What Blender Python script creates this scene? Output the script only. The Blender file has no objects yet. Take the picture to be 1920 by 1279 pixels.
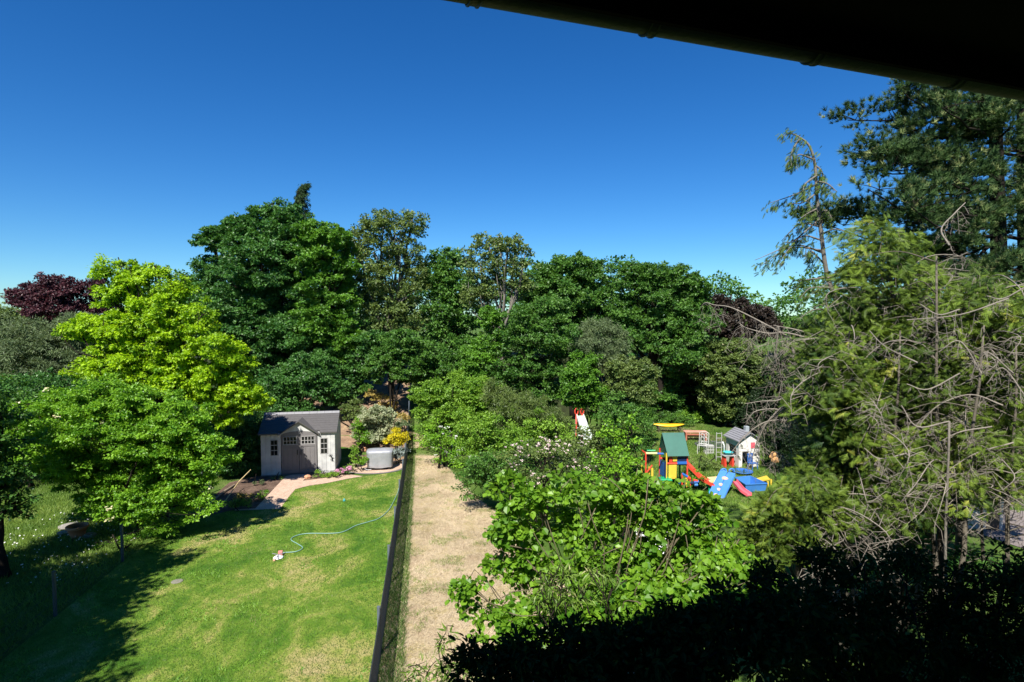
import bpy, math, random
import numpy as np
from mathutils import Vector

random.seed(7)
RNG = np.random.default_rng(11)
C = bpy.context.scene.collection
scene = bpy.context.scene

# ------------------------------------------------------------------ camera
F = 1067.0
CAMZ = 6.8
PITCH = math.atan(49.5 / F)
cam_d = bpy.data.cameras.new("Camera")
cam_d.sensor_width = 36.0
cam_d.lens = 36.0 * F / 1920.0
cam_d.clip_start = 0.05
cam_d.clip_end = 2000
cam = bpy.data.objects.new("Camera", cam_d)
C.objects.link(cam)
cam.location = (0, 0, CAMZ)
cam.rotation_euler = (math.radians(90) - PITCH, 0, 0)
scene.camera = cam

# ------------------------------------------------------------------ light
SUN_EL = math.radians(50)
SUN_AZ = math.radians(194)
w = bpy.data.worlds.new("World")
scene.world = w
w.use_nodes = True
nt = w.node_tree
nt.nodes.clear()
sky = nt.nodes.new('ShaderNodeTexSky')
sky.sky_type = 'NISHITA'
sky.sun_disc = False
sky.sun_elevation = SUN_EL
sky.sun_rotation = SUN_AZ
sky.altitude = 600
sky.air_density = 1.0
sky.dust_density = 0.0
sky.ozone_density = 4.0
bg = nt.nodes.new('ShaderNodeBackground')
bg.inputs['Strength'].default_value = 0.06
wo = nt.nodes.new('ShaderNodeOutputWorld')
hsv = nt.nodes.new('ShaderNodeHueSaturation')
hsv.inputs['Saturation'].default_value = 1.3
hsv.inputs['Hue'].default_value = 0.503
nt.links.new(sky.outputs[0], hsv.inputs['Color'])
tint = nt.nodes.new('ShaderNodeMix'); tint.data_type = 'RGBA'; tint.blend_type = 'MULTIPLY'
tint.inputs[0].default_value = 1.0
tint.inputs[7].default_value = (.62, .97, 1.18, 1)
nt.links.new(hsv.outputs[0], tint.inputs[6])
nt.links.new(tint.outputs[2], bg.inputs[0])
nt.links.new(bg.outputs[0], wo.inputs[0])

sd = bpy.data.lights.new("Sun", 'SUN')
sd.energy = 4.8
sd.angle = math.radians(0.5)
sd.color = (1.0, 0.95, 0.86)
so = bpy.data.objects.new("Sun", sd)
C.objects.link(so)
to_sun = Vector((math.sin(SUN_AZ) * math.cos(SUN_EL), math.cos(SUN_AZ) * math.cos(SUN_EL), math.sin(SUN_EL)))
so.rotation_euler = (-to_sun).to_track_quat('-Z', 'Y').to_euler()
so.location = to_sun * 60

scene.view_settings.view_transform = 'Standard'
scene.view_settings.look = 'None'
scene.view_settings.exposure = 0.9
scene.view_settings.gamma = 1.0
scene.cycles.max_bounces = 5
scene.cycles.diffuse_bounces = 2
scene.cycles.transmission_bounces = 3


# ------------------------------------------------------------------ geometry of the place
def ray(px, py):
    xc = (px - 960) / F
    yc = (639.5 - py) / F
    y = math.cos(PITCH) + math.sin(PITCH) * yc
    z = -math.sin(PITCH) + math.cos(PITCH) * yc
    return np.array((xc / y, 1.0, z / y))


def at(px, py, d):
    return np.array((0, 0, CAMZ)) + ray(px, py) * d


def sstep(a, b, x):
    t = np.clip((x - a) / (b - a), 0, 1)
    return t * t * (3 - 2 * t)


def hgt(x, y):
    x = np.asarray(x, float); y = np.asarray(y, float)
    m = sstep(-3.0, 1.5, x)
    y0 = 26.5 * (1 - m) + 37.0 * m
    r = np.clip(y - y0, 0, None)
    rise = 0.24 * r - 0.24 * np.clip(r - 12.5, 0, None)
    # soften the toe of the bank
    rise = rise * sstep(0, 2.5, r)
    return rise


def gnd(px, py):
    r = ray(px, py)
    t = CAMZ / -r[2] if r[2] < 0 else 60
    lo, hi = 1.0, min(t, 70)
    for _ in range(50):
        mid = (lo + hi) / 2
        p = r * mid
        if CAMZ + p[2] > float(hgt(p[0], p[1])): lo = mid
        else: hi = mid
    p = r * lo
    return np.array((p[0], p[1], float(hgt(p[0], p[1]))))


# ------------------------------------------------------------------ materials
def nodes_of(m):
    m.use_nodes = True
    n = m.node_tree.nodes
    n.clear()
    return n, m.node_tree.links


MATS = {}


def solid(name, col, rough=0.6, var=0.12, scale=6.0, bump=0.0, metallic=0.0, spec=0.5, bscale=40.0, trans=0.0, coat=0.0):
    if name in MATS: return MATS[name]
    m = bpy.data.materials.new(name)
    n, l = nodes_of(m)
    out = n.new('ShaderNodeOutputMaterial')
    b = n.new('ShaderNodeBsdfPrincipled')
    l.new(b.outputs[0], out.inputs[0])
    tc = n.new('ShaderNodeTexCoord')
    nz = n.new('ShaderNodeTexNoise'); nz.inputs['Scale'].default_value = scale; nz.inputs['Detail'].default_value = 6
    l.new(tc.outputs['Object'], nz.inputs['Vector'])
    mx = n.new('ShaderNodeMix'); mx.data_type = 'RGBA'
    mx.inputs[6].default_value = (*[c * (1 - var * 2) for c in col], 1)
    mx.inputs[7].default_value = (*[min(1, c * (1 + var * 2)) for c in col], 1)
    l.new(nz.outputs['Fac'], mx.inputs[0])
    l.new(mx.outputs[2], b.inputs['Base Color'])
    b.inputs['Roughness'].default_value = rough
    b.inputs['Metallic'].default_value = metallic
    b.inputs['Specular IOR Level'].default_value = spec
    b.inputs['Coat Weight'].default_value = coat
    if bump > 0:
        nb = n.new('ShaderNodeTexNoise'); nb.inputs['Scale'].default_value = bscale; nb.inputs['Detail'].default_value = 5
        l.new(tc.outputs['Object'], nb.inputs['Vector'])
        bp = n.new('ShaderNodeBump'); bp.inputs['Strength'].default_value = bump; bp.inputs['Distance'].default_value = 0.02
        l.new(nb.outputs['Fac'], bp.inputs['Height'])
        l.new(bp.outputs[0], b.inputs['Normal'])
    MATS[name] = m
    return m


def leafmat(name, dark, light, trans=0.35, rough=0.45, third=None, spec=0.4, tcol=None):
    """leaf colour varies leaf by leaf with the random 'tone' attribute"""
    if name in MATS: return MATS[name]
    m = bpy.data.materials.new(name)
    n, l = nodes_of(m)
    out = n.new('ShaderNodeOutputMaterial')
    at_ = n.new('ShaderNodeAttribute'); at_.attribute_name = 'tone'
    cr = n.new('ShaderNodeValToRGB')
    cr.color_ramp.elements[0].position = 0.05; cr.color_ramp.elements[0].color = (*dark, 1)
    cr.color_ramp.elements[1].position = 0.9 if third is None else 0.85; cr.color_ramp.elements[1].color = (*light, 1)
    if third is not None:
        e = cr.color_ramp.elements.new(0.95); e.color = (*third, 1)
    l.new(at_.outputs['Fac'], cr.inputs[0])
    b = n.new('ShaderNodeBsdfPrincipled')
    b.inputs['Roughness'].default_value = rough
    b.inputs['Specular IOR Level'].default_value = spec
    l.new(cr.outputs[0], b.inputs['Base Color'])
    t = n.new('ShaderNodeBsdfTranslucent')
    hs = n.new('ShaderNodeMix'); hs.data_type = 'RGBA'; hs.blend_type = 'MULTIPLY'; hs.inputs[0].default_value = 1.0
    l.new(cr.outputs[0], hs.inputs[6]); hs.inputs[7].default_value = (*(tcol or (1.35, 1.25, 0.45)), 1)
    l.new(hs.outputs[2], t.inputs[0])
    ms = n.new('ShaderNodeMixShader'); ms.inputs[0].default_value = trans
    l.new(b.outputs[0], ms.inputs[1]); l.new(t.outputs[0], ms.inputs[2])
    l.new(ms.outputs[0], out.inputs[0])
    MATS[name] = m
    return m


def groundmat(name, cols, scale=0.6, fine=30.0, bump=0.6, rough=0.9, stretch=(1, 1, 1), rot=0.0, speck=None):
    """patchy natural ground: cols = list of (position, colour)"""
    m = bpy.data.materials.new(name)
    n, l = nodes_of(m)
    out = n.new('ShaderNodeOutputMaterial')
    b = n.new('ShaderNodeBsdfPrincipled'); b.inputs['Roughness'].default_value = rough
    b.inputs['Specular IOR Level'].default_value = 0.15
    tc = n.new('ShaderNodeTexCoord')
    mp = n.new('ShaderNodeMapping'); mp.inputs['Scale'].default_value = stretch; mp.inputs['Rotation'].default_value = (0, 0, rot)
    l.new(tc.outputs['Object'], mp.inputs['Vector'])
    n1 = n.new('ShaderNodeTexNoise'); n1.inputs['Scale'].default_value = scale; n1.inputs['Detail'].default_value = 9
    n1.inputs['Roughness'].default_value = 0.72; n1.inputs['Distortion'].default_value = 0.35
    l.new(mp.outputs[0], n1.inputs['Vector'])
    cr = n.new('ShaderNodeValToRGB')
    while len(cr.color_ramp.elements) < len(cols): cr.color_ramp.elements.new(0.5)
    for e, (p, c) in zip(cr.color_ramp.elements, cols):
        e.position = p; e.color = (*c, 1)
    l.new(n1.outputs['Fac'], cr.inputs[0])
    n2 = n.new('ShaderNodeTexNoise'); n2.inputs['Scale'].default_value = fine; n2.inputs['Detail'].default_value = 6
    n2.inputs['Roughness'].default_value = 0.8
    l.new(mp.outputs[0], n2.inputs['Vector'])
    mr = n.new('ShaderNodeMapRange'); mr.inputs['From Min'].default_value = 0.3; mr.inputs['From Max'].default_value = 0.7
    mr.inputs['To Min'].default_value = 0.6; mr.inputs['To Max'].default_value = 1.42
    l.new(n2.outputs['Fac'], mr.inputs[0])
    mul = n.new('ShaderNodeMix'); mul.data_type = 'RGBA'; mul.blend_type = 'MULTIPLY'; mul.inputs[0].default_value = 1
    l.new(cr.outputs[0], mul.inputs[6]); l.new(mr.outputs[0], mul.inputs[7])
    l.new(mul.outputs[2], b.inputs['Base Color'])
    bp = n.new('ShaderNodeBump'); bp.inputs['Strength'].default_value = bump; bp.inputs['Distance'].default_value = 0.04
    l.new(n2.outputs['Fac'], bp.inputs['Height'])
    l.new(bp.outputs[0], b.inputs['Normal'])
    l.new(b.outputs[0], out.inputs[0])
    MATS[name] = m
    return m


# ------------------------------------------------------------------ object helpers
def tag(o, label=None, cat=None, group=None, kind=None):
    if label: o['label'] = label
    if cat: o['category'] = cat
    if group: o['group'] = group
    if kind: o['kind'] = kind
    return o


def thing(name, label, cat, loc=(0, 0, 0), rotz=0.0, group=None):
    o = bpy.data.objects.new(name, None)
    o.empty_display_size = 0.3
    C.objects.link(o)
    o.location = loc
    o.rotation_euler = (0, 0, rotz)
    return tag(o, label, cat, group)


def mesh_np(name, V, Fc, mat, parent=None, tone=None, smooth=False):
    """V (n,3); Fc (m,k) all faces of k corners"""
    V = np.ascontiguousarray(V, dtype=np.float32); Fc = np.ascontiguousarray(Fc, dtype=np.int32)
    me = bpy.data.meshes.new(name)
    m, k = Fc.shape
    me.vertices.add(len(V)); me.vertices.foreach_set('co', V.ravel())
    me.loops.add(m * k); me.loops.foreach_set('vertex_index', Fc.ravel())
    me.polygons.add(m)
    me.polygons.foreach_set('loop_start', np.arange(0, m * k, k, dtype=np.int32))
    me.polygons.foreach_set('loop_total', np.full(m, k, dtype=np.int32))
    me.polygons.foreach_set('use_smooth', np.full(m, smooth, dtype=bool))
    me.update(calc_edges=True)
    if tone is not None:
        a = me.attributes.new('tone', 'FLOAT', 'FACE')
        a.data.foreach_set('value', np.ascontiguousarray(tone, dtype=np.float32))
    me.materials.append(mat)
    o = bpy.data.objects.new(name, me)
    C.objects.link(o)
    if parent is not None: o.parent = parent
    return o


class MB:
    def __init__(s): s.v = []; s.f = []

    def add(s, vs, fs):
        k = len(s.v); s.v += [tuple(map(float, v)) for v in vs]; s.f += [tuple(i + k for i in f) for f in fs]
        return s

    def box(s, x0, x1, y0, y1, z0, z1, b=0.0):
        if b > 0 and min(x1 - x0, y1 - y0, z1 - z0) > 2.2 * b:
            # chamfered box
            vs = []; idx = {}
            for ix in (0, 1):
                for iy in (0, 1):
                    for iz in (0, 1):
                        c = [(x0, x1)[ix], (y0, y1)[iy], (z0, z1)[iz]]
                        sg = [1 if i == 0 else -1 for i in (ix, iy, iz)]
                        for a in range(3):
                            p = [c[j] + (0 if j == a else sg[j] * b) for j in range(3)]
                            idx[(ix, iy, iz, a)] = len(vs); vs.append(p)
            fs = []
            for a in range(3):
                o1, o2 = [(1, 2), (0, 2), (0, 1)][a]
                for sd_ in (0, 1):
                    q = []
                    for (u, w_) in ((0, 0), (1, 0), (1, 1), (0, 1)):
                        t = [0, 0, 0]; t[a] = sd_; t[o1] = u; t[o2] = w_
                        q.append(idx[(*t, a)])
                    fs.append(tuple(q))
            for e in range(3):      # edges along axis e
                o1, o2 = [(1, 2), (0, 2), (0, 1)][e]
                for u in (0, 1):
                    for w_ in (0, 1):
                        t0 = [0, 0, 0]; t0[o1] = u; t0[o2] = w_; t1 = list(t0); t1[e] = 1
                        fs.append((idx[(*t0, o1)], idx[(*t0, o2)], idx[(*t1, o2)], idx[(*t1, o1)]))
            for ix in (0, 1):
                for iy in (0, 1):
                    for iz in (0, 1):
                        fs.append(tuple(idx[(ix, iy, iz, a)] for a in range(3)))
            return s.add(vs, fs)
        vs = [(x0, y0, z0), (x1, y0, z0), (x1, y1, z0), (x0, y1, z0), (x0, y0, z1), (x1, y0, z1), (x1, y1, z1), (x0, y1, z1)]
        return s.add(vs, [(0, 3, 2, 1), (4, 5, 6, 7), (0, 1, 5, 4), (1, 2, 6, 5), (2, 3, 7, 6), (3, 0, 4, 7)])

    def hexa(s, pts):   # 8 points like a box: bottom 4, top 4
        return s.add(pts, [(0, 3, 2, 1), (4, 5, 6, 7), (0, 1, 5, 4), (1, 2, 6, 5), (2, 3, 7, 6), (3, 0, 4, 7)])

    def plate(s, pts, t):  # planar polygon given thickness t along its normal
        p = [Vector(q) for q in pts]
        nrm = (p[1] - p[0]).cross(p[2] - p[1]).normalized() * t
        n_ = len(p)
        vs = [tuple(q) for q in p] + [tuple(q + nrm) for q in p]
        fs = [tuple(reversed(range(n_))), tuple(range(n_, 2 * n_))] + [(i, (i + 1) % n_, n_ + (i + 1) % n_, n_ + i) for i in range(n_)]
        return s.add(vs, fs)

    def tube(s, pts, rad, sides=8, cap=True):
        P = [Vector(p) for p in pts]
        if not hasattr(rad, '__len__'): rad = [rad] * len(P)
        up = Vector((0, 0, 1)); rings = []
        vs = []; fs = []
        prev = None
        for i, p in enumerate(P):
            t = (P[min(i + 1, len(P) - 1)] - P[max(i - 1, 0)])
            if t.length < 1e-9: t = Vector((0, 0, 1))
            t.normalize()
            if prev is None:
                a = t.cross(up)
                if a.length < 0.05: a = t.cross(Vector((1, 0, 0)))
                a.normalize()
            else:
                a = prev - t * prev.dot(t)
                if a.length < 1e-6: a = t.orthogonal()
                a.normalize()
            prev = a; b = t.cross(a)
            for k in range(sides):
                an = 2 * math.pi * k / sides
                vs.append(tuple(p + (a * math.cos(an) + b * math.sin(an)) * rad[i]))
        for i in range(len(P) - 1):
            for k in range(sides):
                a0 = i * sides + k; a1 = i * sides + (k + 1) % sides
                fs.append((a0, a1, a1 + sides, a0 + sides))
        if cap:
            fs.append(tuple(reversed(range(sides)))); fs.append(tuple(range((len(P) - 1) * sides, len(P) * sides)))
        return s.add(vs, fs)

    def lathe(s, prof, sides=24, c=(0, 0, 0)):   # prof [(r,z)]
        vs = []; fs = []
        for (r, z) in prof:
            for k in range(sides):
                a = 2 * math.pi * k / sides
                vs.append((c[0] + r * math.cos(a), c[1] + r * math.sin(a), c[2] + z))
        for i in range(len(prof) - 1):
            for k in range(sides):
                a0 = i * sides + k; a1 = i * sides + (k + 1) % sides
                fs.append((a0, a1, a1 + sides, a0 + sides))
        return s.add(vs, fs)

    def build(s, name, mat, parent=None, smooth=False):
        me = bpy.data.meshes.new(name)
        me.from_pydata(s.v, [], s.f)
        me.materials.append(mat)
        if smooth: me.polygons.foreach_set('use_smooth', [True] * len(me.polygons))
        me.update()
        o = bpy.data.objects.new(name, me)
        C.objects.link(o)
        if parent is not None: o.parent = parent
        return o


def smooth_path(pts, n=6):
    P = [np.array(p, float) for p in pts]
    P = [2 * P[0] - P[1]] + P + [2 * P[-1] - P[-2]]
    out = []
    for i in range(1, len(P) - 2):
        for k in range(n):
            t = k / n
            out.append(0.5 * ((2 * P[i]) + (-P[i - 1] + P[i + 1]) * t + (2 * P[i - 1] - 5 * P[i] + 4 * P[i + 1] - P[i + 2]) * t * t
                              + (-P[i - 1] + 3 * P[i] - 3 * P[i + 1] + P[i + 2]) * t ** 3))
    out.append(P[-2])
    return out


# ------------------------------------------------------------------ leaves
def unit(a):
    return a / np.maximum(np.linalg.norm(a, axis=-1, keepdims=True), 1e-9)


T_DIAMOND = (np.array([(0, 0, 0), (.48, .36, .07), (1, 0, -.06), (.48, -.36, .07)]), np.array([[0, 1, 2, 3]]))
T_OVAL = (np.array([(0, 0, 0), (.28, .36, .09), (.72, .33, .07), (1, 0, -.08), (.72, -.33, .07), (.28, -.36, .09)]), np.array([[0, 1, 2, 3], [0, 3, 4, 5]]))
T_ROUND = (np.array([(0, 0, 0), (.12, .36, .08), (.6, .46, .08), (1, 0, -.1), (.6, -.46, .08), (.12, -.36, .08)]), np.array([[0, 1, 2, 3], [0, 3, 4, 5]]))
T_LEAFN = (np.array([(0, 0, 0), (.3, .2, .06), (.72, .17, .03), (1, 0, -.12), (.72, -.17, .03), (.3, -.2, .06)]), np.array([[0, 1, 2, 3], [0, 3, 4, 5]]))
T_LANCE = (np.array([(0, 0, 0), (.4, .11, .02), (1, 0, -.16), (.4, -.11, .02)]), np.array([[0, 1, 2, 3]]))
# maple-like lobed leaf
T_MAPLE = (np.array([(0, 0, 0), (.25, .5, .06), (.45, .22, .02), (.75, .42, 0), (1, 0, -.08), (.75, -.42, 0), (.45, -.22, .02), (.25, -.5, .06)]),
           np.array([[0, 1, 2, 7], [2, 3, 4, 4], [2, 4, 5, 6], [0, 2, 6, 7]]))
T_MAPLE = (np.array([(0, 0, 0), (.3, .5, .06), (.5, .2, .02), (1, 0, -.08), (.5, -.2, .02), (.3, -.5, .06)]), np.array([[0, 1, 2, 3], [0, 3, 4, 5]]))


def frond_template():
    """flat feathery spray: a curved rachis with thin forked side shoots"""
    v = []; f = []
    def tri(a, b, c):
        k = len(v); v.extend([a, b, c]); f.append([k, k + 1, k + 2])
    tri((0, .028, 0), (0, -.028, 0), (1, 0, -.1))
    for i in range(6):
        x = .08 + .14 * i; L = .46 * (1 - .11 * i)
        for s in (1, -1):
            z0 = -.1 * x; tip = (x + L * .72, s * L * .7, z0 - .07)
            tri((x - .03, 0, z0), (x + .09, 0, z0), tip)
            m1 = (x + L * .3, s * L * .28, z0 - .02)
            tri(m1, (m1[0] + .085, m1[1], m1[2]), (m1[0] + L * .5, m1[1] + s * L * .06, z0 - .08))
    return np.array(v), np.array(f)


def tuft_template(n=22, rng=np.random.default_rng(3)):
    v = []; f = []
    for i in range(n):
        a = rng.uniform(0, 2 * math.pi); e = rng.uniform(.15, 1.25); b = rng.uniform(0, .35)
        d = np.array((math.cos(e), math.sin(e) * math.cos(a), math.sin(e) * math.sin(a)))
        s = np.cross(d, rng.normal(size=3)); s /= np.linalg.norm(s)
        p = np.array((b, 0, 0)); L = rng.uniform(.55, .8)
        k = len(v); v.extend([p + s * .042, p - s * .042, p + d * L]); f.append([k, k + 1, k + 2])
    return np.array(v), np.array(f)


T_FROND = frond_template()
T_TUFT = tuft_template()


def emit(tmpl, pos, dr, nm, size, tone):
    tv, tf = tmpl
    x = unit(dr); z = unit(nm - x * np.sum(nm * x, axis=1, keepdims=True)); y = np.cross(z, x)
    size = np.asarray(size).reshape(-1, 1, 1)
    V = pos[:, None, :] + size * (tv[None, :, 0:1] * x[:, None, :] + tv[None, :, 1:2] * y[:, None, :] + tv[None, :, 2:3] * z[:, None, :])
    n, k = len(pos), len(tv)
    Fc = (tf[None] + (np.arange(n) * k)[:, None, None]).reshape(-1, tf.shape[1])
    return V.reshape(-1, 3), Fc, np.repeat(tone, len(tf))


def rand_dirs(n):
    return unit(RNG.normal(size=(n, 3)))


def lobe_clumps(cen, rad, n, inner=0.35, back=0.55):
    """clump centres spread through the outer part of an ellipsoid"""
    d = rand_dirs(int(n * 2.2))
    keep = RNG.random(len(d)) < np.where(d[:, 2] < -0.35, 0.5, 1.0) * np.where(d[:, 1] > 0.35, back, 1.0)
    d = d[keep][:n]
    r = np.where(RNG.random(len(d)) < inner, RNG.uniform(.3, .75, len(d)), RNG.uniform(.75, 1.1, len(d)))
    ph = RNG.uniform(0, 6.28, 6)
    r = r * (1 + .17 * np.sin(d[:, 0] * 5 + ph[0]) * np.sin(d[:, 2] * 6 + ph[1]) + .12 * np.sin(d[:, 1] * 9 + ph[2] + d[:, 0] * 7) * np.sin(d[:, 2] * 11 + ph[3]))
    return cen + d * r[:, None] * rad, d


def clump_leaves(cc, cd, R, per, size, flat=0.6, upw=0.65, outw=0.5, rnd=0.45, droop=0.25, tmpl=T_DIAMOND, tone_c=0.55):
    n = len(cc)
    Rr = R * RNG.uniform(.65, 1.35, n)
    idx = np.repeat(np.arange(n), per)
    off = rand_dirs(len(idx)) * (RNG.random(len(idx)) ** 0.6)[:, None] * Rr[idx][:, None]
    off[:, 2] *= flat
    # push clump leaves to a dome: lower half thinner
    low = off[:, 2] < 0
    off[low, 2] *= 0.6
    pos = cc[idx] + off
    dr = unit(off) * 0.8 + cd[idx] * 0.4 + RNG.normal(size=off.shape) * 0.5
    dr[:, 2] -= droop
    nm = np.array((0, 0, 1.0)) * upw + cd[idx] * outw * .6 + unit(off) * 0.75 + RNG.normal(size=off.shape) * rnd
    tc = RNG.random(n)
    tone = np.clip(tc[idx] * tone_c + RNG.random(len(idx)) * (1 - tone_c), 0, 1)
    return emit(tmpl, pos, dr, nm, size * RNG.uniform(.5, 1.3, len(idx)), tone)


def join(parts):
    V = []; Fc = []; T = []; k = 0
    for v, f, t in parts:
        V.append(v); Fc.append(f + k); T.append(t); k += len(v)
    return np.vstack(V), np.vstack(Fc), np.concatenate(T)


BARK = solid('bark_brown', (.022, .018, .014), .9, .25, 3, bump=.8, bscale=18, spec=.1)
BARKG = solid('bark_grey', (.17, .155, .13), .9, .25, 3, bump=.8, bscale=18, spec=.1)
BARKT = solid('bark_twig_grey', (.13, .115, .09), .9, .25, 5, bump=.5, bscale=25, spec=.1)
DEADW = solid('dead_wood', (.235, .21, .175), .9, .25, 5, bump=.5, bscale=25, spec=.1)


def limb(mb, a, b, r0, r1, sag=0.0, n=5, wob=0.06, sides=6):
    a = np.array(a, float); b = np.array(b, float)
    L = np.linalg.norm(b - a)
    pts = []; rr = []
    w1 = RNG.normal(size=3) * wob * L
    for i in range(n + 1):
        t = i / n
        p = a + (b - a) * t + w1 * math.sin(t * math.pi) + RNG.normal(size=3) * wob * .25 * L * math.sin(t * math.pi)
        p[2] += sag * 4 * t * (1 - t)
        pts.append(p); rr.append(r0 + (r1 - r0) * t)
    mb.tube(pts, rr, sides)
    return pts


L_PAINT_SHADE = leafmat('leaf_painted_shade', (.006, .016, .006), (.022, .045, .014), .1, .5, spec=.2)  # near-black leaf colour with tree shade painted into it


def tree(name, label, cat, d, base_px, lobes, mat, group=None, leaf=None, R=0.5, per=46, dens=1.15, trunk_r=0.16, bark=None,
         tmpl=T_DIAMOND, flat=0.6, base_z=None, back=0.5, inner=0.3, shrub=False, twigs=3, flowers=None, upw=.65, outw=.5, droop=.25,
         rnd=.62, base_xy=None, world_lobes=None, basedepth=None, stems=1, bare=0, crown_name='crown', sub_min=.62):
    leaf = leaf or max(.09, d * .0048)
    s = d / F
    if d > 12 and not world_lobes: R *= .8; dens *= .72
    if d > 15 and not world_lobes: leaf *= .8; per = int(per * 1.4)
    L = []
    if world_lobes: L = [(np.array(c, float), np.array(r, float)) for c, r in world_lobes]
    for lb in lobes:
        dd = d + (lb[4] if len(lb) > 4 else RNG.uniform(-.6, .6) * (lb[2] * s) * .6)
        c = at(lb[0], lb[1], dd)
        L.append((c, np.array((lb[2] * s, .5 * (lb[2] + lb[3]) * s * 1.05, lb[3] * s))))
    if base_xy is None:
        bd = basedepth or d
        q = at(base_px, 700, bd); bx, by = q[0], bd
    else: bx, by = base_xy
    base = np.array((bx, by, float(hgt(bx, by)) if base_z is None else base_z))
    root = thing(name, label, cat, tuple(base), 0, group)
    parts = []; allc = []
    if shrub: trunk_r = min(trunk_r, .11 * float(np.mean([np.mean(r) for _, r in L])))
    items = []          # centre, radii, is a main lobe, density factor
    for c, r in L:
        mr = float(np.mean(r))
        if d > 12 and not world_lobes and mr > sub_min:
            items.append((c, r * .6, True, .7 if 'airy' not in name else .35))
            kept = []
            for q in rand_dirs(90):
                if q[2] < -.45 and RNG.random() < .6: continue
                if q[1] > .4 and RNG.random() < .6: continue
                if all(np.dot(q, o_) < .80 for o_ in kept): kept.append(q)
            for q in kept:
                rs = mr * RNG.uniform(.18, .4)
                items.append((c + q * r * RNG.uniform(.6, .95), rs * np.array((1.2, 1.15, .82)), False, 1.25))
            for q in rand_dirs(int(6 + mr * 4)):
                q[2] = abs(q[2]) * .9
                items.append((c + q * r * RNG.uniform(.95, 1.28), np.full(3, R * RNG.uniform(.2, .5)), False, 1.0))
        else: items.append((c, r, True, 1.0))
    for c, r, main, df in items:
        Re = min(R, max(.1, .6 * float(np.mean(r))))
        pe = max(8, int(per * (Re / R) ** 1.5))
        area = 4 * math.pi * ((r[0] * r[1]) ** 1.6 / 3 + (r[0] * r[2]) ** 1.6 / 3 + (r[1] * r[2]) ** 1.6 / 3) ** (1 / 1.6)
        n = max(3, int(area / (math.pi * Re * Re) * dens * df))
        cc, cd = lobe_clumps(c - base, r, n, inner, back)
        g = float(hgt(c[0], c[1])) - base[2]
        ok = cc[:, 2] > g + .08
        cc, cd = cc[ok], cd[ok]
        if len(cc) == 0: continue
        if main: allc.append((c - base, cc, cd))
        v, f, t = clump_leaves(cc, cd, Re, pe, leaf, flat, upw, outw, rnd, droop, tmpl)
        parts.append((v, f, t))
    if not allc: allc = [(c - base, cc, cd)]
    V, Fc, T = join(parts)
    mesh_np(crown_name if not shrub else 'foliage', V, Fc, mat, root, T)
    # wood
    mb = MB()
    cen = np.mean([c for c, _, _ in allc], axis=0)
    top = max(allc, key=lambda q: q[0][2])[0]
    for k in range(stems):
        b0 = np.array((0, 0, -.15)) + (np.array((RNG.uniform(-.3, .3), RNG.uniform(-.2, .2), 0)) if stems > 1 else 0)
        fork = cen * np.array((.75, .75, .62)) + (RNG.normal(size=3) * .25 if stems > 1 else 0)
        tr = limb(mb, b0, fork, trunk_r, trunk_r * .7, n=6, wob=.03, sides=9)
        sel = allc[k::stems] if stems > 1 else allc
        for c, cc, cd in sel:
            start = tr[random.randint(max(1, len(tr) - 3), len(tr) - 1)]
            ln = limb(mb, start, c + np.array((0, 0, .2)), trunk_r * .5, trunk_r * .2, n=5, wob=.06)
            m = min(len(cc), twigs * 3)
            for j in RNG.choice(len(cc), m, replace=False):
                st = ln[random.randint(1, len(ln) - 1)]
                limb(mb, st, cc[j] + cd[j] * .1, trunk_r * .2, .008, n=4, wob=.08, sides=5)
    mb.build('trunk' if not shrub else 'stem', bark or BARK, root, smooth=True)
    if flowers:
        fm, fn, fsz, ftm = flowers
        cs = np.vstack([cc + cd * R * .45 for _, cc, cd in allc]); dd_ = np.vstack([cd for _, cc, cd in allc])
        front = np.where((dd_[:, 1] < .3) & (dd_[:, 2] > -.1))[0]
        pick = front[RNG.integers(0, len(front), fn)] if len(front) else np.arange(len(cs))
        pc = cs[pick] + RNG.normal(size=(len(pick), 3)) * R * .35; pc[:, 2] += R * .3
        per_f = 9
        idx = np.repeat(np.arange(len(pick)), per_f)
        pos = pc[idx] + RNG.normal(size=(len(idx), 3)) * fsz * np.array((.5, .5, .15))
        nm = np.array((0, -.3, 1.0)) + RNG.normal(size=(len(idx), 3)) * .35
        v, f, t = emit(ftm, pos, RNG.normal(size=(len(idx), 3)), nm, fsz * RNG.uniform(.5, .9, len(idx)), RNG.random(len(idx)))
        mesh_np('flowers', v, f, fm, root, t)['kind'] = 'stuff'
    return root


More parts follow.
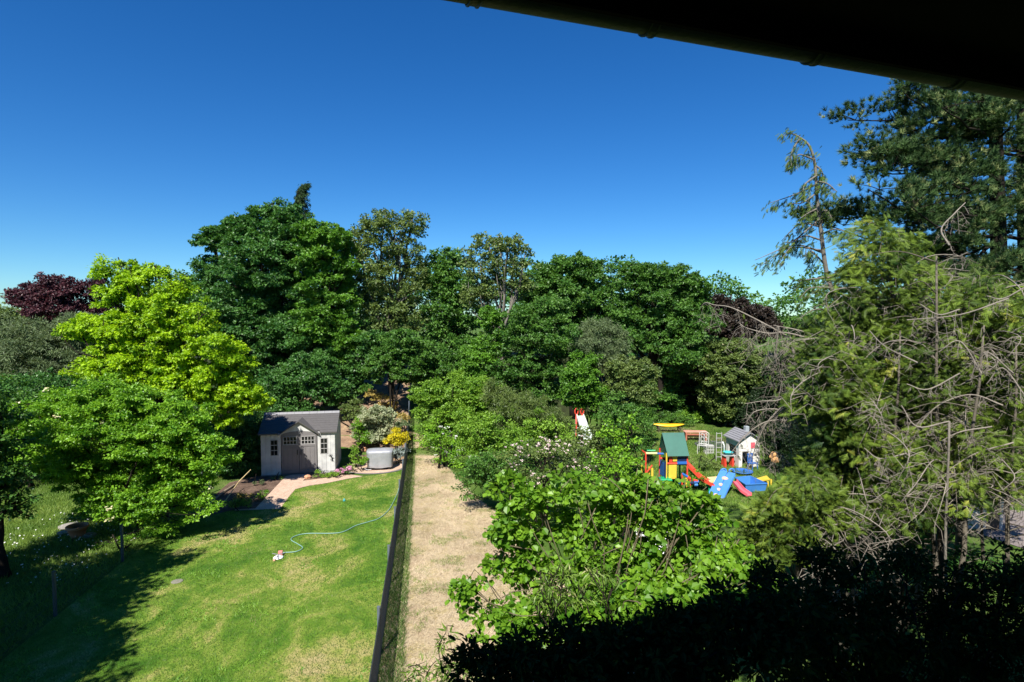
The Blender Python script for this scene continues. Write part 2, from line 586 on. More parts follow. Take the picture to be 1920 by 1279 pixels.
# ------------------------------------------------------------------ ground, lawn, paths
def sheet(name, poly, mat, lift=0.004, res=0.6, kind='structure'):
    """polygon (xy list) draped on the terrain"""
    import bmesh
    bm = bmesh.new()
    vs = [bm.verts.new((p[0], p[1], 0)) for p in poly]
    bm.faces.new(vs)
    xs = [p[0] for p in poly]; ys = [p[1] for p in poly]
    if max(ys) > 26:
        for y in np.arange(math.floor(min(ys)), max(ys), res):
            bmesh.ops.bisect_plane(bm, geom=bm.verts[:] + bm.edges[:] + bm.faces[:], plane_co=(0, y, 0), plane_no=(0, 1, 0))
        for x in np.arange(math.floor(min(xs)), max(xs), res):
            bmesh.ops.bisect_plane(bm, geom=bm.verts[:] + bm.edges[:] + bm.faces[:], plane_co=(x, 0, 0), plane_no=(1, 0, 0))
    for v in bm.verts: v.co.z = float(hgt(v.co.x, v.co.y)) + lift
    bmesh.ops.recalc_face_normals(bm, faces=bm.faces[:])
    me = bpy.data.meshes.new(name); bm.to_mesh(me); bm.free()
    if me.polygons and me.polygons[0].normal.z < 0: me.flip_normals()
    me.materials.append(mat)
    o = bpy.data.objects.new(name, me); C.objects.link(o)
    if kind: o['kind'] = kind
    return o


G_MEADOW = groundmat('meadow', [(.3, (.035, .075, .012)), (.5, (.07, .13, .02)), (.7, (.14, .18, .05))], .9, 25, .9)
G_LAWN = groundmat('lawn_grass', [(.38, (.05, .14, .012)), (.46, (.11, .21, .02)), (.52, (.19, .27, .04)), (.58, (.34, .33, .1)), (.66, (.42, .35, .16))], .62, 34, .9,
                   stretch=(1, .75, 1), rot=.5)
G_DRY = groundmat('dry_grass', [(.3, (.22, .23, .06)), (.4, (.5, .4, .2)), (.5, (.6, .49, .33)), (.6, (.45, .33, .22)), (.72, (.68, .57, .42))], 1.3, 38, 1.1)
G_SOIL = groundmat('soil', [(.3, (.07, .045, .032)), (.55, (.15, .1, .075)), (.75, (.24, .17, .12))], 2.5, 30, 1.0)
G_BANK = groundmat('bank_mulch', [(.3, (.13, .08, .05)), (.5, (.27, .18, .12)), (.7, (.42, .3, .17))], 1.6, 25, 1.0)
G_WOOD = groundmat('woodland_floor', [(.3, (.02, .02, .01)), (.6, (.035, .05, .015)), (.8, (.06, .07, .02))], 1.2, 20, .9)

# terrain grid
gx = np.concatenate([np.linspace(-900, -40, 16)[:-1], np.arange(-40, 40.1, 1.0), np.linspace(40, 900, 16)[1:]])
gy = np.concatenate([np.linspace(-300, -4, 8)[:-1], np.arange(-4, 60.1, 1.0), np.linspace(60, 1800, 20)[1:]])
GX, GY = np.meshgrid(gx, gy)
GZ = hgt(GX, GY)
V = np.stack([GX.ravel(), GY.ravel(), GZ.ravel()], 1)
nx = len(gx)
ii, jj = np.meshgrid(np.arange(nx - 1), np.arange(len(gy) - 1))
a = (jj * nx + ii).ravel()
gr = mesh_np('ground', V, np.stack([a, a + 1, a + nx + 1, a + nx], 1), G_MEADOW, smooth=True)
gr['kind'] = 'structure'


def fx(d): return -.96 - .15 * d      # right hand wire fence
def lx(d): return -8.4 - .15 * d      # left hand wire fence


lawn_edge = [gnd(*p)[:2] for p in [(385, 968), (440, 958), (525, 955), (540, 934), (554, 918), (580, 911), (615, 906), (650, 899), (681, 894), (718, 889), (750, 884)]]
lawn_poly = [(fx(3), 3), (fx(23), 23)] + [tuple(p) for p in lawn_edge[::-1]] + [(lx(18.5), 18.5), (lx(3), 3)]
sheet('lawn', lawn_poly, G_LAWN, .004)
strip_poly = [(fx(3), 3), (3.5, 3), (2.5, 10), (1.0, 15), (-.2, 18.5), (-1.6, 21.5), (-3.0, 25.5), (-4.0, 28.6), (fx(29.5), 29.5)]
sheet('dry_grass_strip', strip_poly, G_DRY, .004)
path_px = [(440, 958), (441, 955.5), (479, 954), (507, 924), (536, 893), (552, 889.5), (580, 888.5), (568, 902), (610, 896.5), (650, 889.5), (681, 893.5), (650, 898.5), (615, 906), (580, 911), (554, 917.5), (540, 934), (525, 955)]


def brickmat():
    m = bpy.data.materials.new('path_brick')
    n, l = nodes_of(m)
    out = n.new('ShaderNodeOutputMaterial'); b = n.new('ShaderNodeBsdfPrincipled'); b.inputs['Roughness'].default_value = .85
    tc = n.new('ShaderNodeTexCoord'); mp = n.new('ShaderNodeMapping'); mp.inputs['Rotation'].default_value = (0, 0, .6)
    br = n.new('ShaderNodeTexBrick'); br.inputs['Scale'].default_value = 5.0
    br.inputs['Color1'].default_value = (.5, .34, .245, 1); br.inputs['Color2'].default_value = (.6, .43, .32, 1); br.inputs['Mortar'].default_value = (.32, .24, .18, 1)
    br.inputs['Mortar Size'].default_value = .015
    l.new(tc.outputs['Object'], mp.inputs[0]); l.new(mp.outputs[0], br.inputs['Vector'])
    nz = n.new('ShaderNodeTexNoise'); nz.inputs['Scale'].default_value = 4; nz.inputs['Detail'].default_value = 8
    l.new(tc.outputs['Object'], nz.inputs['Vector'])
    mr = n.new('ShaderNodeMapRange'); mr.inputs['To Min'].default_value = .75; mr.inputs['To Max'].default_value = 1.2
    l.new(nz.outputs['Fac'], mr.inputs[0])
    mul = n.new('ShaderNodeMix'); mul.data_type = 'RGBA'; mul.blend_type = 'MULTIPLY'; mul.inputs[0].default_value = 1
    l.new(br.outputs['Color'], mul.inputs[6]); l.new(mr.outputs[0], mul.inputs[7]); l.new(mul.outputs[2], b.inputs['Base Color'])
    bp = n.new('ShaderNodeBump'); bp.inputs['Strength'].default_value = .5; bp.inputs['Distance'].default_value = .01
    l.new(br.outputs['Fac'], bp.inputs['Height']); bp.invert = True
    l.new(bp.outputs[0], b.inputs['Normal']); l.new(b.outputs[0], out.inputs[0])
    MATS['path_brick'] = m
    return m


BRICK = brickmat()
sheet('brick_path', [gnd(*p)[:2] for p in path_px], BRICK, .012)
pc = gnd(702, 876); pr = 1.28
ring = [(pc[0] + (pr + .13) * math.cos(a) * 1.0, pc[1] + (pr + .13) * math.sin(a) * .82) for a in np.linspace(0, 2 * math.pi, 48)[:-1]]
sheet('patio_edge', ring, solid('edging_stone', (.16, .15, .15), .85, .2, 8, bump=.4), .016)
sheet('patio', [(pc[0] + pr * math.cos(a), pc[1] + pr * math.sin(a) * .82) for a in np.linspace(0, 2 * math.pi, 48)[:-1]], BRICK, .021)
sheet('garden_bed', [gnd(*p)[:2] for p in [(385, 968), (440, 955.5), (479, 954), (507, 924), (536, 893), (480, 893), (430, 905), (395, 935)]], G_SOIL, .008)
sheet('flower_bed', [gnd(*p)[:2] for p in [(582, 887), (568, 902), (610, 896), (650, 889), (662, 880), (668, 868), (650, 868), (630, 886)]], G_SOIL, .008)
sheet('planted_bank', [(fx(25) - .1, 25), (fx(27) - .1, 27), (fx(40) - .1, 40), (-14, 40), (-13, 30), (-10.5, 28.5), (-7.6, 27.8), (-6.9, 25.2)], G_BANK, .01)
sheet('play_lawn', [(3.0, 20), (11.5, 19.5), (13.5, 24), (13, 30), (11.5, 35.5), (8, 37.5), (6, 34), (4.2, 27)],
      groundmat('play_grass', [(.34, (.07, .15, .015)), (.5, (.13, .22, .03)), (.66, (.24, .24, .08))], .9, 22, .7), .006)
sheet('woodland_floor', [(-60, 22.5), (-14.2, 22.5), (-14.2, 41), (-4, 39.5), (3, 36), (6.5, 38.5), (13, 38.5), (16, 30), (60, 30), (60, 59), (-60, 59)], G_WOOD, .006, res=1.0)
sheet('woodland_path', [gnd(*p)[:2] for p in [(1830, 1000), (1920, 1030), (1990, 1010), (1990, 965), (1870, 955)]], solid('grey_paving', (.2, .17, .16), .9, .15, 4, bump=.3), .02)
sheet('bare_earth', [(6, 34.4), (8.2, 36.5), (10.8, 33.2), (12.4, 29.4), (10.2, 29.6), (9.2, 32.2)], groundmat('earth_patch', [(.3, (.12, .1, .06)), (.55, (.28, .21, .14)), (.75, (.4, .3, .2))], 2, 25, .9), .012)

# ------------------------------------------------------------------ grass blades


def in_poly(P, poly):
    x, y = P[:, 0], P[:, 1]; ins = np.zeros(len(P), bool); n = len(poly)
    for i in range(n):
        x0, y0 = poly[i]; x1, y1 = poly[(i + 1) % n]
        c = ((y0 > y) != (y1 > y)) & (x < (x1 - x0) * (y - y0) / (y1 - y0 + 1e-12) + x0)
        ins ^= c
    return ins


_GN = [np.random.default_rng(k).random((64, 64)) for k in range(3)]


def vnoise(x, y, sc, k=0):
    u = (x / sc) % 63; v = (y / sc) % 63; i = u.astype(int); j = v.astype(int); fu = u - i; fv = v - j
    fu = fu * fu * (3 - 2 * fu); fv = fv * fv * (3 - 2 * fv); g = _GN[k]
    return (g[i, j] * (1 - fu) + g[i + 1, j] * fu) * (1 - fv) + (g[i, j + 1] * (1 - fu) + g[i + 1, j + 1] * fu) * fv


def blades(name, poly, n, h, wd, mat, label, cat, lean=.5, ymin=7.5, thr=None):
    xs = [p[0] for p in poly]; ys = [p[1] for p in poly]
    P = np.stack([RNG.uniform(min(xs), max(xs), n * 3), RNG.uniform(max(ymin, min(ys)), max(ys), n * 3)], 1)
    P = P[in_poly(P, poly)]
    P = P[np.abs(P[:, 0] / P[:, 1]) < .97][:n]
    if thr: P = P[vnoise(P[:, 0] + 50, P[:, 1] + 50, .55, 1) * .6 + vnoise(P[:, 0] + 50, P[:, 1] + 50, .2, 2) * .4 > thr]
    m = len(P)
    base = np.column_stack([P, hgt(P[:, 0], P[:, 1]) + .004])
    th = RNG.uniform(0, 2 * math.pi, m); sdv = np.column_stack([np.cos(th), np.sin(th), np.zeros(m)])
    hh = h * RNG.uniform(.4, 1.2, m)
    tip = base + np.column_stack([RNG.normal(size=(m, 2)) * lean * hh[:, None], hh])
    V = np.stack([base + sdv * wd, base - sdv * wd, tip], 1).reshape(-1, 3)
    # tone follows patches in the ground plus a random part
    xr = P[:, 0] * .8 + P[:, 1] * .6; yr = P[:, 1] * .8 - P[:, 0] * .6
    pt = vnoise(xr + 50, yr + 50, 1.5, 0) * .5 + vnoise(xr + 50, yr * 1.6 + 50, .6, 1) * .32 + vnoise(xr + 50, yr + 50, .22, 2) * .18
    pt = np.clip((pt - .5) * 1.9 + .5, 0, 1)
    o = mesh_np(name, V, np.arange(3 * m).reshape(-1, 3), mat, None, np.clip(pt * .66 + RNG.random(m) * .34, 0, 1))
    tag(o, label, cat, None, 'stuff')
    return o


M_BLADE = leafmat('grass_blades', (.035, .11, .012), (.155, .24, .045), .3, .6, third=(.33, .31, .14))
M_STRAW = leafmat('straw_blades', (.34, .28, .16), (.7, .59, .42), .2, .8, third=(.2, .27, .05), tcol=(1.1, 1.0, .8))
blades('lawn_grass', lawn_poly, 130000, .035, .006, M_BLADE, 'short mown grass with yellowish dry patches on the lawn', 'grass')
blades('dry_grass', strip_poly, 130000, .06, .005, M_STRAW, 'straw coloured dry grass on the strip beside the wire fence', 'grass', 1.3)
edge = [(fx(7), 7), (fx(7) + .5, 7), (fx(20) + .42, 20), (fx(29) + .35, 29), (fx(29), 29)]
blades('green_grass_edge', edge, 45000, .12, .008, M_BLADE, 'green grass growing along the foot of the wire fence', 'grass', .6)
blades('strip_weeds', strip_poly, 60000, .07, .008, leafmat('weed_blades', (.12, .2, .03), (.3, .36, .1), .3, .6), 'sparse green weeds sprouting in patches through the dry strip', 'weeds', 1.0, thr=.66)
blades('lawn_clover', lawn_poly, 70000, .05, .011, leafmat('clover_blades', (.09, .24, .02), (.24, .42, .05), .35, .5), 'brighter clover tufts speckled through the lawn', 'clover', 1.2, thr=.68)
mead = [(lx(8) - 12, 8), (lx(8) - .05, 8), (lx(19) - .05, 19), (lx(27), 27), (lx(27) - 16, 27)]
blades('meadow_grass', mead, 60000, .13, .009, leafmat('meadow_blades', (.07, .16, .015), (.24, .34, .06), .3, .6, third=(.4, .38, .2)), 'long rough meadow grass left of the low wire fence', 'grass', .5)
blades('play_lawn_grass', [(3.0, 20), (11.5, 19.5), (13.5, 24), (13, 30), (11.5, 35.5), (8, 37.5), (6, 34), (4.2, 27)], 60000, .13, .012, M_BLADE, 'sunny green grass around the play equipment', 'grass', .5)

# ------------------------------------------------------------------ house the photograph is taken from
GUT = solid('gutter_metal', (.03, .036, .028), .55, .2, 5, spec=.4, bump=.2)
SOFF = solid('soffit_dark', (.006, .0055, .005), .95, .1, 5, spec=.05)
HWALL = solid('house_render', (.14, .12, .1), .9, .1, 2, bump=.3)
TILE = solid('roof_tile', (.12, .06, .045), .8, .25, 4, bump=.5)
FS = .327
house_rot = math.atan(FS)
hs = thing('house', 'dark house eave with a metal gutter running across the top right corner', 'house', (0, 0, 0), house_rot)
# local frame: x along the facade, y outwards
gy0, gz0 = 2.2 * math.cos(house_rot), 7.955
X0, X1 = -7.0, 13.0
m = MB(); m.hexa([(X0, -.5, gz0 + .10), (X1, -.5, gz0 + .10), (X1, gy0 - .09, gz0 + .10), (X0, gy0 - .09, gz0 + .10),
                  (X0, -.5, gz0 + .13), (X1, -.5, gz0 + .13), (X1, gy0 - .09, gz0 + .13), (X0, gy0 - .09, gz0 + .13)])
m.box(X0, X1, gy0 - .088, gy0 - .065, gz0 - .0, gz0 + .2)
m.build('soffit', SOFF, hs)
m = MB(); m.hexa([(X0, -6, 11.4), (X1, -6, 11.4), (X1, gy0 - .02, gz0 + .204), (X0, gy0 - .02, gz0 + .204),
                  (X0, -6, 11.5), (X1, -6, 11.5), (X1, gy0 + .0, gz0 + .25), (X0, gy0 + .0, gz0 + .25)])
m.hexa([(X0, -6.004, 11.4), (X1, -6.004, 11.4), (X1, -12, 7.8), (X0, -12, 7.8), (X0, -6.004, 11.5), (X1, -6.004, 11.5), (X1, -12, 7.9), (X0, -12, 7.9)])
m.build('roof', TILE, hs)
m = MB()
for (a0, a1, z0, z1) in ((X0, -1.2, 0, 7.9), (1.2, X1, 0, 7.9), (-1.2, 1.2, 0, 5.7), (-1.2, 1.2, 7.5, 7.9)):
    m.box(a0, a1, -.85, -.5, z0, z1)
m.box(X0, X1, -11.5, -11.2, 0, 7.9)
m.box(X0, X0 + .3, -11.199, -.851, 0, 7.9); m.box(X1 - .3, X1, -11.199, -.851, 0, 7.9)
m.build('wall', HWALL, hs)
wf = MB(); wf.box(-1.19, -1.1, -.7, -.6, 5.71, 7.49); wf.box(1.1, 1.19, -.7, -.6, 5.71, 7.49); wf.box(-1.1, 1.1, -.7, -.6, 5.71, 5.8); wf.box(-1.1, 1.1, -.7, -.6, 7.4, 7.49)
wfo = wf.build('window', solid('white_frame', (.7, .7, .68), .4), hs)
# half round gutter
m = MB(); gr_ = .075; th = .004
pr_ = []
for k in range(13):
    a_ = math.pi + math.pi * k / 12
    pr_.append((gr_ * math.cos(a_), gr_ * math.sin(a_)))
pr2 = [(p[0] * (1 - th / gr_), p[1] * (1 - th / gr_)) for p in pr_]
cy, cz = gy0 + .012, gz0 + .075
sec = pr_ + pr2[::-1]
vs = [(X0 - .05, cy + p[0], cz + p[1]) for p in sec] + [(X1 + .05, cy + p[0], cz + p[1]) for p in sec]
nS = len(sec)
m.add(vs, [(i, (i + 1) % nS, nS + (i + 1) % nS, nS + i) for i in range(nS)])
m.tube([(X0 - .05, cy + gr_ + .004, cz + .003), (X1 + .05, cy + gr_ + .004, cz + .003)], .010, 8)
gut = m.build('gutter', GUT, hs, smooth=True)
d0 = 2.2
for px in (893, 1217, 1520, 1780):
    r_ = ray(px, 590)
    t_ = r_[0] * d0 / (1 - FS * r_[0])
    xl = t_ * math.sqrt(1 + FS * FS)
    for dx in (0, ):
        b_ = MB(); pts = []
        for k in range(13):
            a_ = math.pi + math.pi * k / 12
            pts.append((gr_ + .004) * np.array((0, math.cos(a_), math.sin(a_))) + np.array((xl + d0 * FS / math.sqrt(1 + FS * FS), cy, cz)))
        for sgn in (-.018, .018):
            b_.tube([p + np.array((sgn, 0, 0)) for p in pts], .006, 6)
        b_.add([tuple(p + np.array((s_, 0, 0)) * 1.0) for p in pts for s_ in (-.018, .018)], [(2 * i, 2 * i + 1, 2 * i + 3, 2 * i + 2) for i in range(12)])
        b_.build('bracket', GUT, gut)

# ------------------------------------------------------------------ garden shed
SIDING = None


def siding_mat():
    m = bpy.data.materials.new('shed_siding')
    n, l = nodes_of(m)
    out = n.new('ShaderNodeOutputMaterial'); b = n.new('ShaderNodeBsdfPrincipled'); b.inputs['Roughness'].default_value = .6
    tc = n.new('ShaderNodeTexCoord')
    nz = n.new('ShaderNodeTexNoise'); nz.inputs['Scale'].default_value = 3; nz.inputs['Detail'].default_value = 7
    l.new(tc.outputs['Object'], nz.inputs['Vector'])
    cr = n.new('ShaderNodeValToRGB'); cr.color_ramp.elements[0].position = .3; cr.color_ramp.elements[0].color = (.42, .42, .41, 1)
    cr.color_ramp.elements[1].position = .65; cr.color_ramp.elements[1].color = (.58, .58, .56, 1)
    l.new(nz.outputs['Fac'], cr.inputs[0]); l.new(cr.outputs[0], b.inputs['Base Color']); l.new(b.outputs[0], out.inputs[0])
    return m


SIDING = siding_mat()
SGREY = solid('shed_grey_plastic', (.165, .155, .155), .55, .08, 5, bump=.15)
SROOF = solid('shed_roof_shingle', (.085, .08, .08), .8, .15, 12, bump=.6, bscale=60)
SDARK = solid('dark_glass', (.012, .012, .014), .15, .1, 3)
STRIM = solid('shed_trim_pale', (.38, .37, .36), .5, .06, 4)
sh_p = gnd(490, 893)
sh_q = gnd(629, 886)
yaw = math.atan2(sh_q[1] - sh_p[1], sh_q[0] - sh_p[0])
WX = float(np.linalg.norm((sh_q - sh_p)[:2])); WD = 2.35; EZ = 1.80; RZ = 2.44
shed = thing('garden_shed', 'pale plastic garden shed with grey roof and grey double doors at the brick path', 'shed', (sh_p[0], sh_p[1], 0), yaw)
D0, D1 = .80, WX - .72           # door opening
m = MB()
npan = 5
# walls from vertical boards with a little groove
def boards(x0, x1, z0, z1, y, n, m):
    wv = (x1 - x0) / n
    for i in range(n):
        m.box(x0 + i * wv + .006, x0 + (i + 1) * wv - .006, y, y + .03, z0, z1, .004)
    m.box(x0, x1, y + .012, y + .04, z0, z1)
boards(0, D0, .03, EZ, 0, 4, m)
boards(D1, WX, .03, EZ, 0, 4, m)
m.box(.002, WX - .002, WD - .03, WD, .03, EZ)
nb = 12
for side in (0, 1):
    x0 = 0 if side == 0 else WX - .03
    for i in range(nb):
        ya = .042 + (WD - .075) * i / nb; yb = .042 + (WD - .075) * (i + 1) / nb
        za = EZ + (RZ - .03 - EZ) * (1 - abs((ya) / WD * 2 - 1)); zb = EZ + (RZ - .03 - EZ) * (1 - abs((yb) / WD * 2 - 1))
        g = .005
        m.hexa([(x0, ya + g, .03), (x0 + .03, ya + g, .03), (x0 + .03, yb - g, .03), (x0, yb - g, .03),
                (x0, ya + g, za), (x0 + .03, ya + g, za), (x0 + .03, yb - g, zb), (x0, yb - g, zb)])
    x1 = x0 + (.008 if side == 0 else -.008)
    m.plate([(x0 + .01, .03, .03), (x0 + .01, WD - .03, .03), (x0 + .01, WD - .03, EZ - .02), (x0 + .01, WD / 2, RZ - .08), (x0 + .01, .03, EZ - .02)], .012)
# dormer gable filling above the doors
mid = (D0 + D1) / 2
hw = (D1 - D0) / 2
m.plate([(D0, -.01, EZ - .10), (D1, -.01, EZ - .10), (D1, -.01, EZ - .02), (mid, -.01, EZ + .44), (D0, -.01, EZ - .02)], -.03)
m.build('wall', SIDING, shed)
m = MB(); m.box(-.02, WX + .02, -.05, WD + .02, -.05, .03); m.build('floor', SGREY, shed)
# roof with overhang, two slopes
ov = .09
m = MB()
ys = [(-ov, EZ - .02), (WD / 2, RZ)]
sl = (RZ - (EZ - .02)) / (WD / 2 + ov)
def rz_at(y): return (RZ + .025 - EZ) * (y + ov) / (WD / 2 + ov)
for (xa_, xb_, ya_) in ((-ov, D0 - .1, -ov), (D0 - .1, D1 + .1, .05), (D1 + .1, WX + ov, -ov)):
    zl = rz_at(ya_)
    m.hexa([(xa_, ya_, EZ - .05 + zl), (xb_, ya_, EZ - .05 + zl), (xb_, WD / 2, RZ - .03), (xa_, WD / 2, RZ - .03),
            (xa_, ya_, EZ + zl), (xb_, ya_, EZ + zl), (xb_, WD / 2, RZ + .025), (xa_, WD / 2, RZ + .025)])
m.hexa([(-ov, WD + ov, EZ - .05), (-ov, WD / 2 + .001, RZ - .03), (WX + ov, WD / 2 + .001, RZ - .03), (WX + ov, WD + ov, EZ - .05),
        (-ov, WD + ov, EZ - .0), (-ov, WD / 2 + .001, RZ + .025), (WX + ov, WD / 2 + .001, RZ + .025), (WX + ov, WD + ov, EZ - .0)])
# shingle courses
for k in range(1, 9):
    t0 = k / 9; y_ = -ov + (WD / 2 + ov) * t0; z_ = EZ + (RZ + .025 - EZ) * t0
    for xa_, xb_ in (((-ov + .004, WX + ov - .004),) if y_ > .3 else ((-ov + .004, D0 - .104), (D1 + .104, WX + ov - .004))):
        m.box(xa_, xb_, y_ - .01, y_ + .01, z_ - .012, z_ + .006)
roof = m.build('roof', SROOF, shed)
m = MB()
for i in range(10):
    xa = -ov + (WX + 2 * ov) * i / 10; xb = -ov + (WX + 2 * ov) * (i + 1) / 10 - .008
    m.hexa([(xa, WD / 2 - .11, RZ - .028), (xb, WD / 2 - .11, RZ - .028), (xb, WD / 2 + .11, RZ - .028), (xa, WD / 2 + .11, RZ - .028),
            (xa, WD / 2 - .05, RZ + .05), (xb, WD / 2 - .05, RZ + .05), (xb, WD / 2 + .05, RZ + .05), (xa, WD / 2 + .05, RZ + .05)])
m.build('ridge_cap', solid('ridge_grey', (.2, .2, .215), .6, .1), roof)
# dormer roof
m = MB()
for s in (-1, 1):
    e = mid + s * (hw + .10)
    ze = EZ - .10; zp = EZ + .47
    yb_e = -ov + (ze + .05 - EZ) / (RZ + .025 - EZ) * (WD / 2 + ov) + .2
    yb_p = (zp - EZ) / (RZ + .025 - EZ) * (WD / 2 + ov) - ov + .1
    q = [(e, -.14, ze), (mid, -.14, zp), (mid, yb_p, zp), (e, yb_e, ze)]
    pts = q + [(p[0], p[1], p[2] + .035) for p in q]
    m.hexa(pts)
m.build('dormer_roof', SROOF, shed)
# doors
for s in (-1, 1):
    xa, xb = (D0 + .03, mid - .008) if s < 0 else (mid + .008, D1 - .03)
    w_ = xb - xa
    def arch(x):   # height of arched head
        t = abs(x - mid) / hw
        return EZ - .13 + .19 * math.sqrt(max(0, 1 - t * t * .98))
    m = MB(); n_ = 8
    top = [(xa + w_ * i / n_, arch(xa + w_ * i / n_)) for i in range(n_ + 1)]
    poly = [(xa, .05), (xb, .05)] + [(x, z) for x, z in reversed(top)]
    m.plate([(x, -.02, z) for x, z in poly], -.03)
    # raised panels and rails
    for i in range(3):
        a0 = xa + .08 + (w_ - .16) * i / 3; a1 = xa + .08 + (w_ - .16) * (i + 1) / 3
        m.box(a0 + .004, a1 - .012, -.032, -.021, .24, 1.16, .003)
    m.box(xa, xb, -.036, -.021, .06, .2, .003); m.box(xa + .0, xb, -.036, -.021, 1.2, 1.28, .003)
    for xs_ in ((xa, xa + .07), (xb - .07, xb)): m.box(*xs_, -.036, -.0205, .201, 1.199, .003)
    dr = m.build('door', SGREY, shed)
    p = MB()
    for i in range(4):
        for j in range(2):
            a0 = xa + .09 + (w_ - .18) * i / 4; a1 = a0 + (w_ - .18) / 4 - .03
            z0 = 1.33 + j * .14; z1 = z0 + .115
            if j == 1:
                ze0 = min(z1 + .03, arch(a0) - .09); ze1 = min(z1 + .03, arch(a1) - .09)
            else: ze0 = ze1 = z1
            p.plate([(a0, -.0235, z0), (a1, -.0235, z0), (a1, -.0235, ze1), (a0, -.0235, ze0)], .006)
    p.build('pane', SDARK, dr)
    t = MB()
    cols_ = [xa + .09 + (w_ - .18) * i / 4 - .015 for i in range(5)]
    for i, cxx in enumerate(cols_): t.box(cxx - .0, cxx + .02, -.034, -.0215, 1.31, min(1.6, arch(cxx) - .07))
    t.box(xa + .07, xb - .07, -.038, -.0345, 1.445, 1.465); t.box(xa + .06, xb - .06, -.038, -.0345, 1.29, 1.315)
    for i in range(6):
        x0_ = xa + .07 + (w_ - .14) * i / 6; x1_ = x0_ + (w_ - .14) / 6
        z0_ = arch(x0_) - .085; z1_ = arch(x1_) - .085
        t.hexa([(x0_, -.038, min(1.62, z0_)), (x1_, -.038, min(1.62, z1_)), (x1_, -.022, min(1.62, z1_)), (x0_, -.022, min(1.62, z0_)),
                (x0_, -.038, min(1.62, z0_) + .02), (x1_, -.038, min(1.62, z1_) + .02), (x1_, -.022, min(1.62, z1_) + .02), (x0_, -.022, min(1.62, z0_) + .02)])
    t.build('window_frame', STRIM, dr)
    h_ = MB(); hx = mid + s * .07
    h_.tube([(hx, -.04, .86), (hx, -.085, .88), (hx, -.085, 1.04), (hx, -.04, 1.06)], .012, 8)
    h_.build('handle', SDARK, dr)
# side windows of the front
for (a0, a1) in ((D0 - .40, D0 - .13), (D1 + .13, D1 + .40)):
    wm = MB(); wm.box(a0 - .03, a1 + .03, -.012, .0, .84, 1.54, .004)
    wfr = wm.build('window', STRIM, shed)
    p = MB()
    for i in range(2):
        for j in range(3):
            x_ = a0 + (a1 - a0) * i / 2; z_ = .87 + j * .22
            p.box(x_ + .008, x_ + (a1 - a0) / 2 - .008, -.018, -.0125, z_, z_ + .19)
    p.build('pane', SDARK, wfr)
# vent in the right gable
m = MB(); m.box(WX + .001, WX + .02, WD / 2 - .12, WD / 2 + .12, EZ + .2, EZ + .4); m.build('vent', SGREY, shed)

# metal ornament on the right front panel
om = MB(); IRON = solid('black_iron', (.015, .015, .015), .5, .1)
def shl(x, y, z):
    c_, s_ = math.cos(yaw), math.sin(yaw)
    return np.array((sh_p[0] + c_ * x - s_ * y, sh_p[1] + s_ * x + c_ * y, z))
ox = D1 + .50
om.tube([shl(ox + .0, -.03, .82), shl(ox + .03, -.035, .74), shl(ox + .09, -.035, .68), shl(ox + .1, -.03, .58), shl(ox + .07, -.03, .5)], [.008, .02, .024, .018, .006], 7)
for (dx, dz, ex, ez) in ((.03, .74, -.05, .76), (.03, .74, .1, .8), (.09, .62, .17, .66), (.09, .62, .02, .58), (.1, .56, .16, .5)):
    om.tube([shl(ox + dx, -.032, dz), shl(ox + (dx + ex) / 2, -.034, (dz + ez) / 2 + .015), shl(ox + ex, -.032, ez)], .009, 5)
o = om.build('wall_ornament', IRON); tag(o, 'small black metal lizard shaped ornament on the pale shed front, right of its window', 'ornament')

# ------------------------------------------------------------------ covered barbecue
g0 = gnd(713, 879)
gm = thing('covered_barbecue', 'barbecue under a silver grey cover on the round brick patio', 'barbecue', (g0[0], g0[1], 0.022), .15)
m = MB()
COVER = solid('silver_cover', (.36, .37, .4), .42, .12, 3, bump=.7, bscale=7, metallic=.25)
N_ = 40; rings = []
for (z, rx, ry) in ((.1, .52, .34), (.12, .525, .345), (.3, .53, .35), (.55, .545, .36), (.72, .56, .37), (.8, .575, .375), (.83, .55, .35), (.86, .42, .25), (.89, .25, .12), (.895, .02, .02)):
    rg = []
    for k in range(N_):
        a = 2 * math.pi * k / N_
        ca, sa = math.cos(a), math.sin(a)
        p_ = 6.0
        rr_ = (abs(ca) ** p_ + abs(sa) ** p_) ** (-1 / p_)
        wob_ = 1 + (.035 * math.sin(a * 9 + z * 3) + .02 * math.sin(a * 17 + 1 + z * 2)) * (1 if z < .8 else .3)
        rg.append((ca * rr_ * rx * wob_, sa * rr_ * ry * wob_, z + .015 * math.sin(a * 5) * (z < .15)))
    rings.append(rg)
vs = [v for r_ in rings for v in r_]; fs = []
for i in range(len(rings) - 1):
    for k in range(N_):
        a0 = i * N_ + k; a1 = i * N_ + (k + 1) % N_
        fs.append((a0, a1, a1 + N_, a0 + N_))
m.add(vs, fs); m.build('cover', COVER, gm, smooth=True)
for (x_, y_) in ((-.42, -.24), (.42, -.24), (-.42, .24), (.42, .24)):
    l_ = MB(); l_.tube([(x_, y_, .05), (x_, y_, .3)], .018, 8); l_.tube([(x_, y_ - .02, .05), (x_, y_ + .02, .05)], .05, 14); l_.build('caster', IRON, gm)
m = MB(); m.tube([(-.53, -.3, .16), (-.62, -.38, .1), (-.5, -.42, .06), (-.35, -.4, .07)], .012, 6); m.build('tie_cord', solid('white_cord', (.6, .6, .6)), gm)

# ------------------------------------------------------------------ wire fences


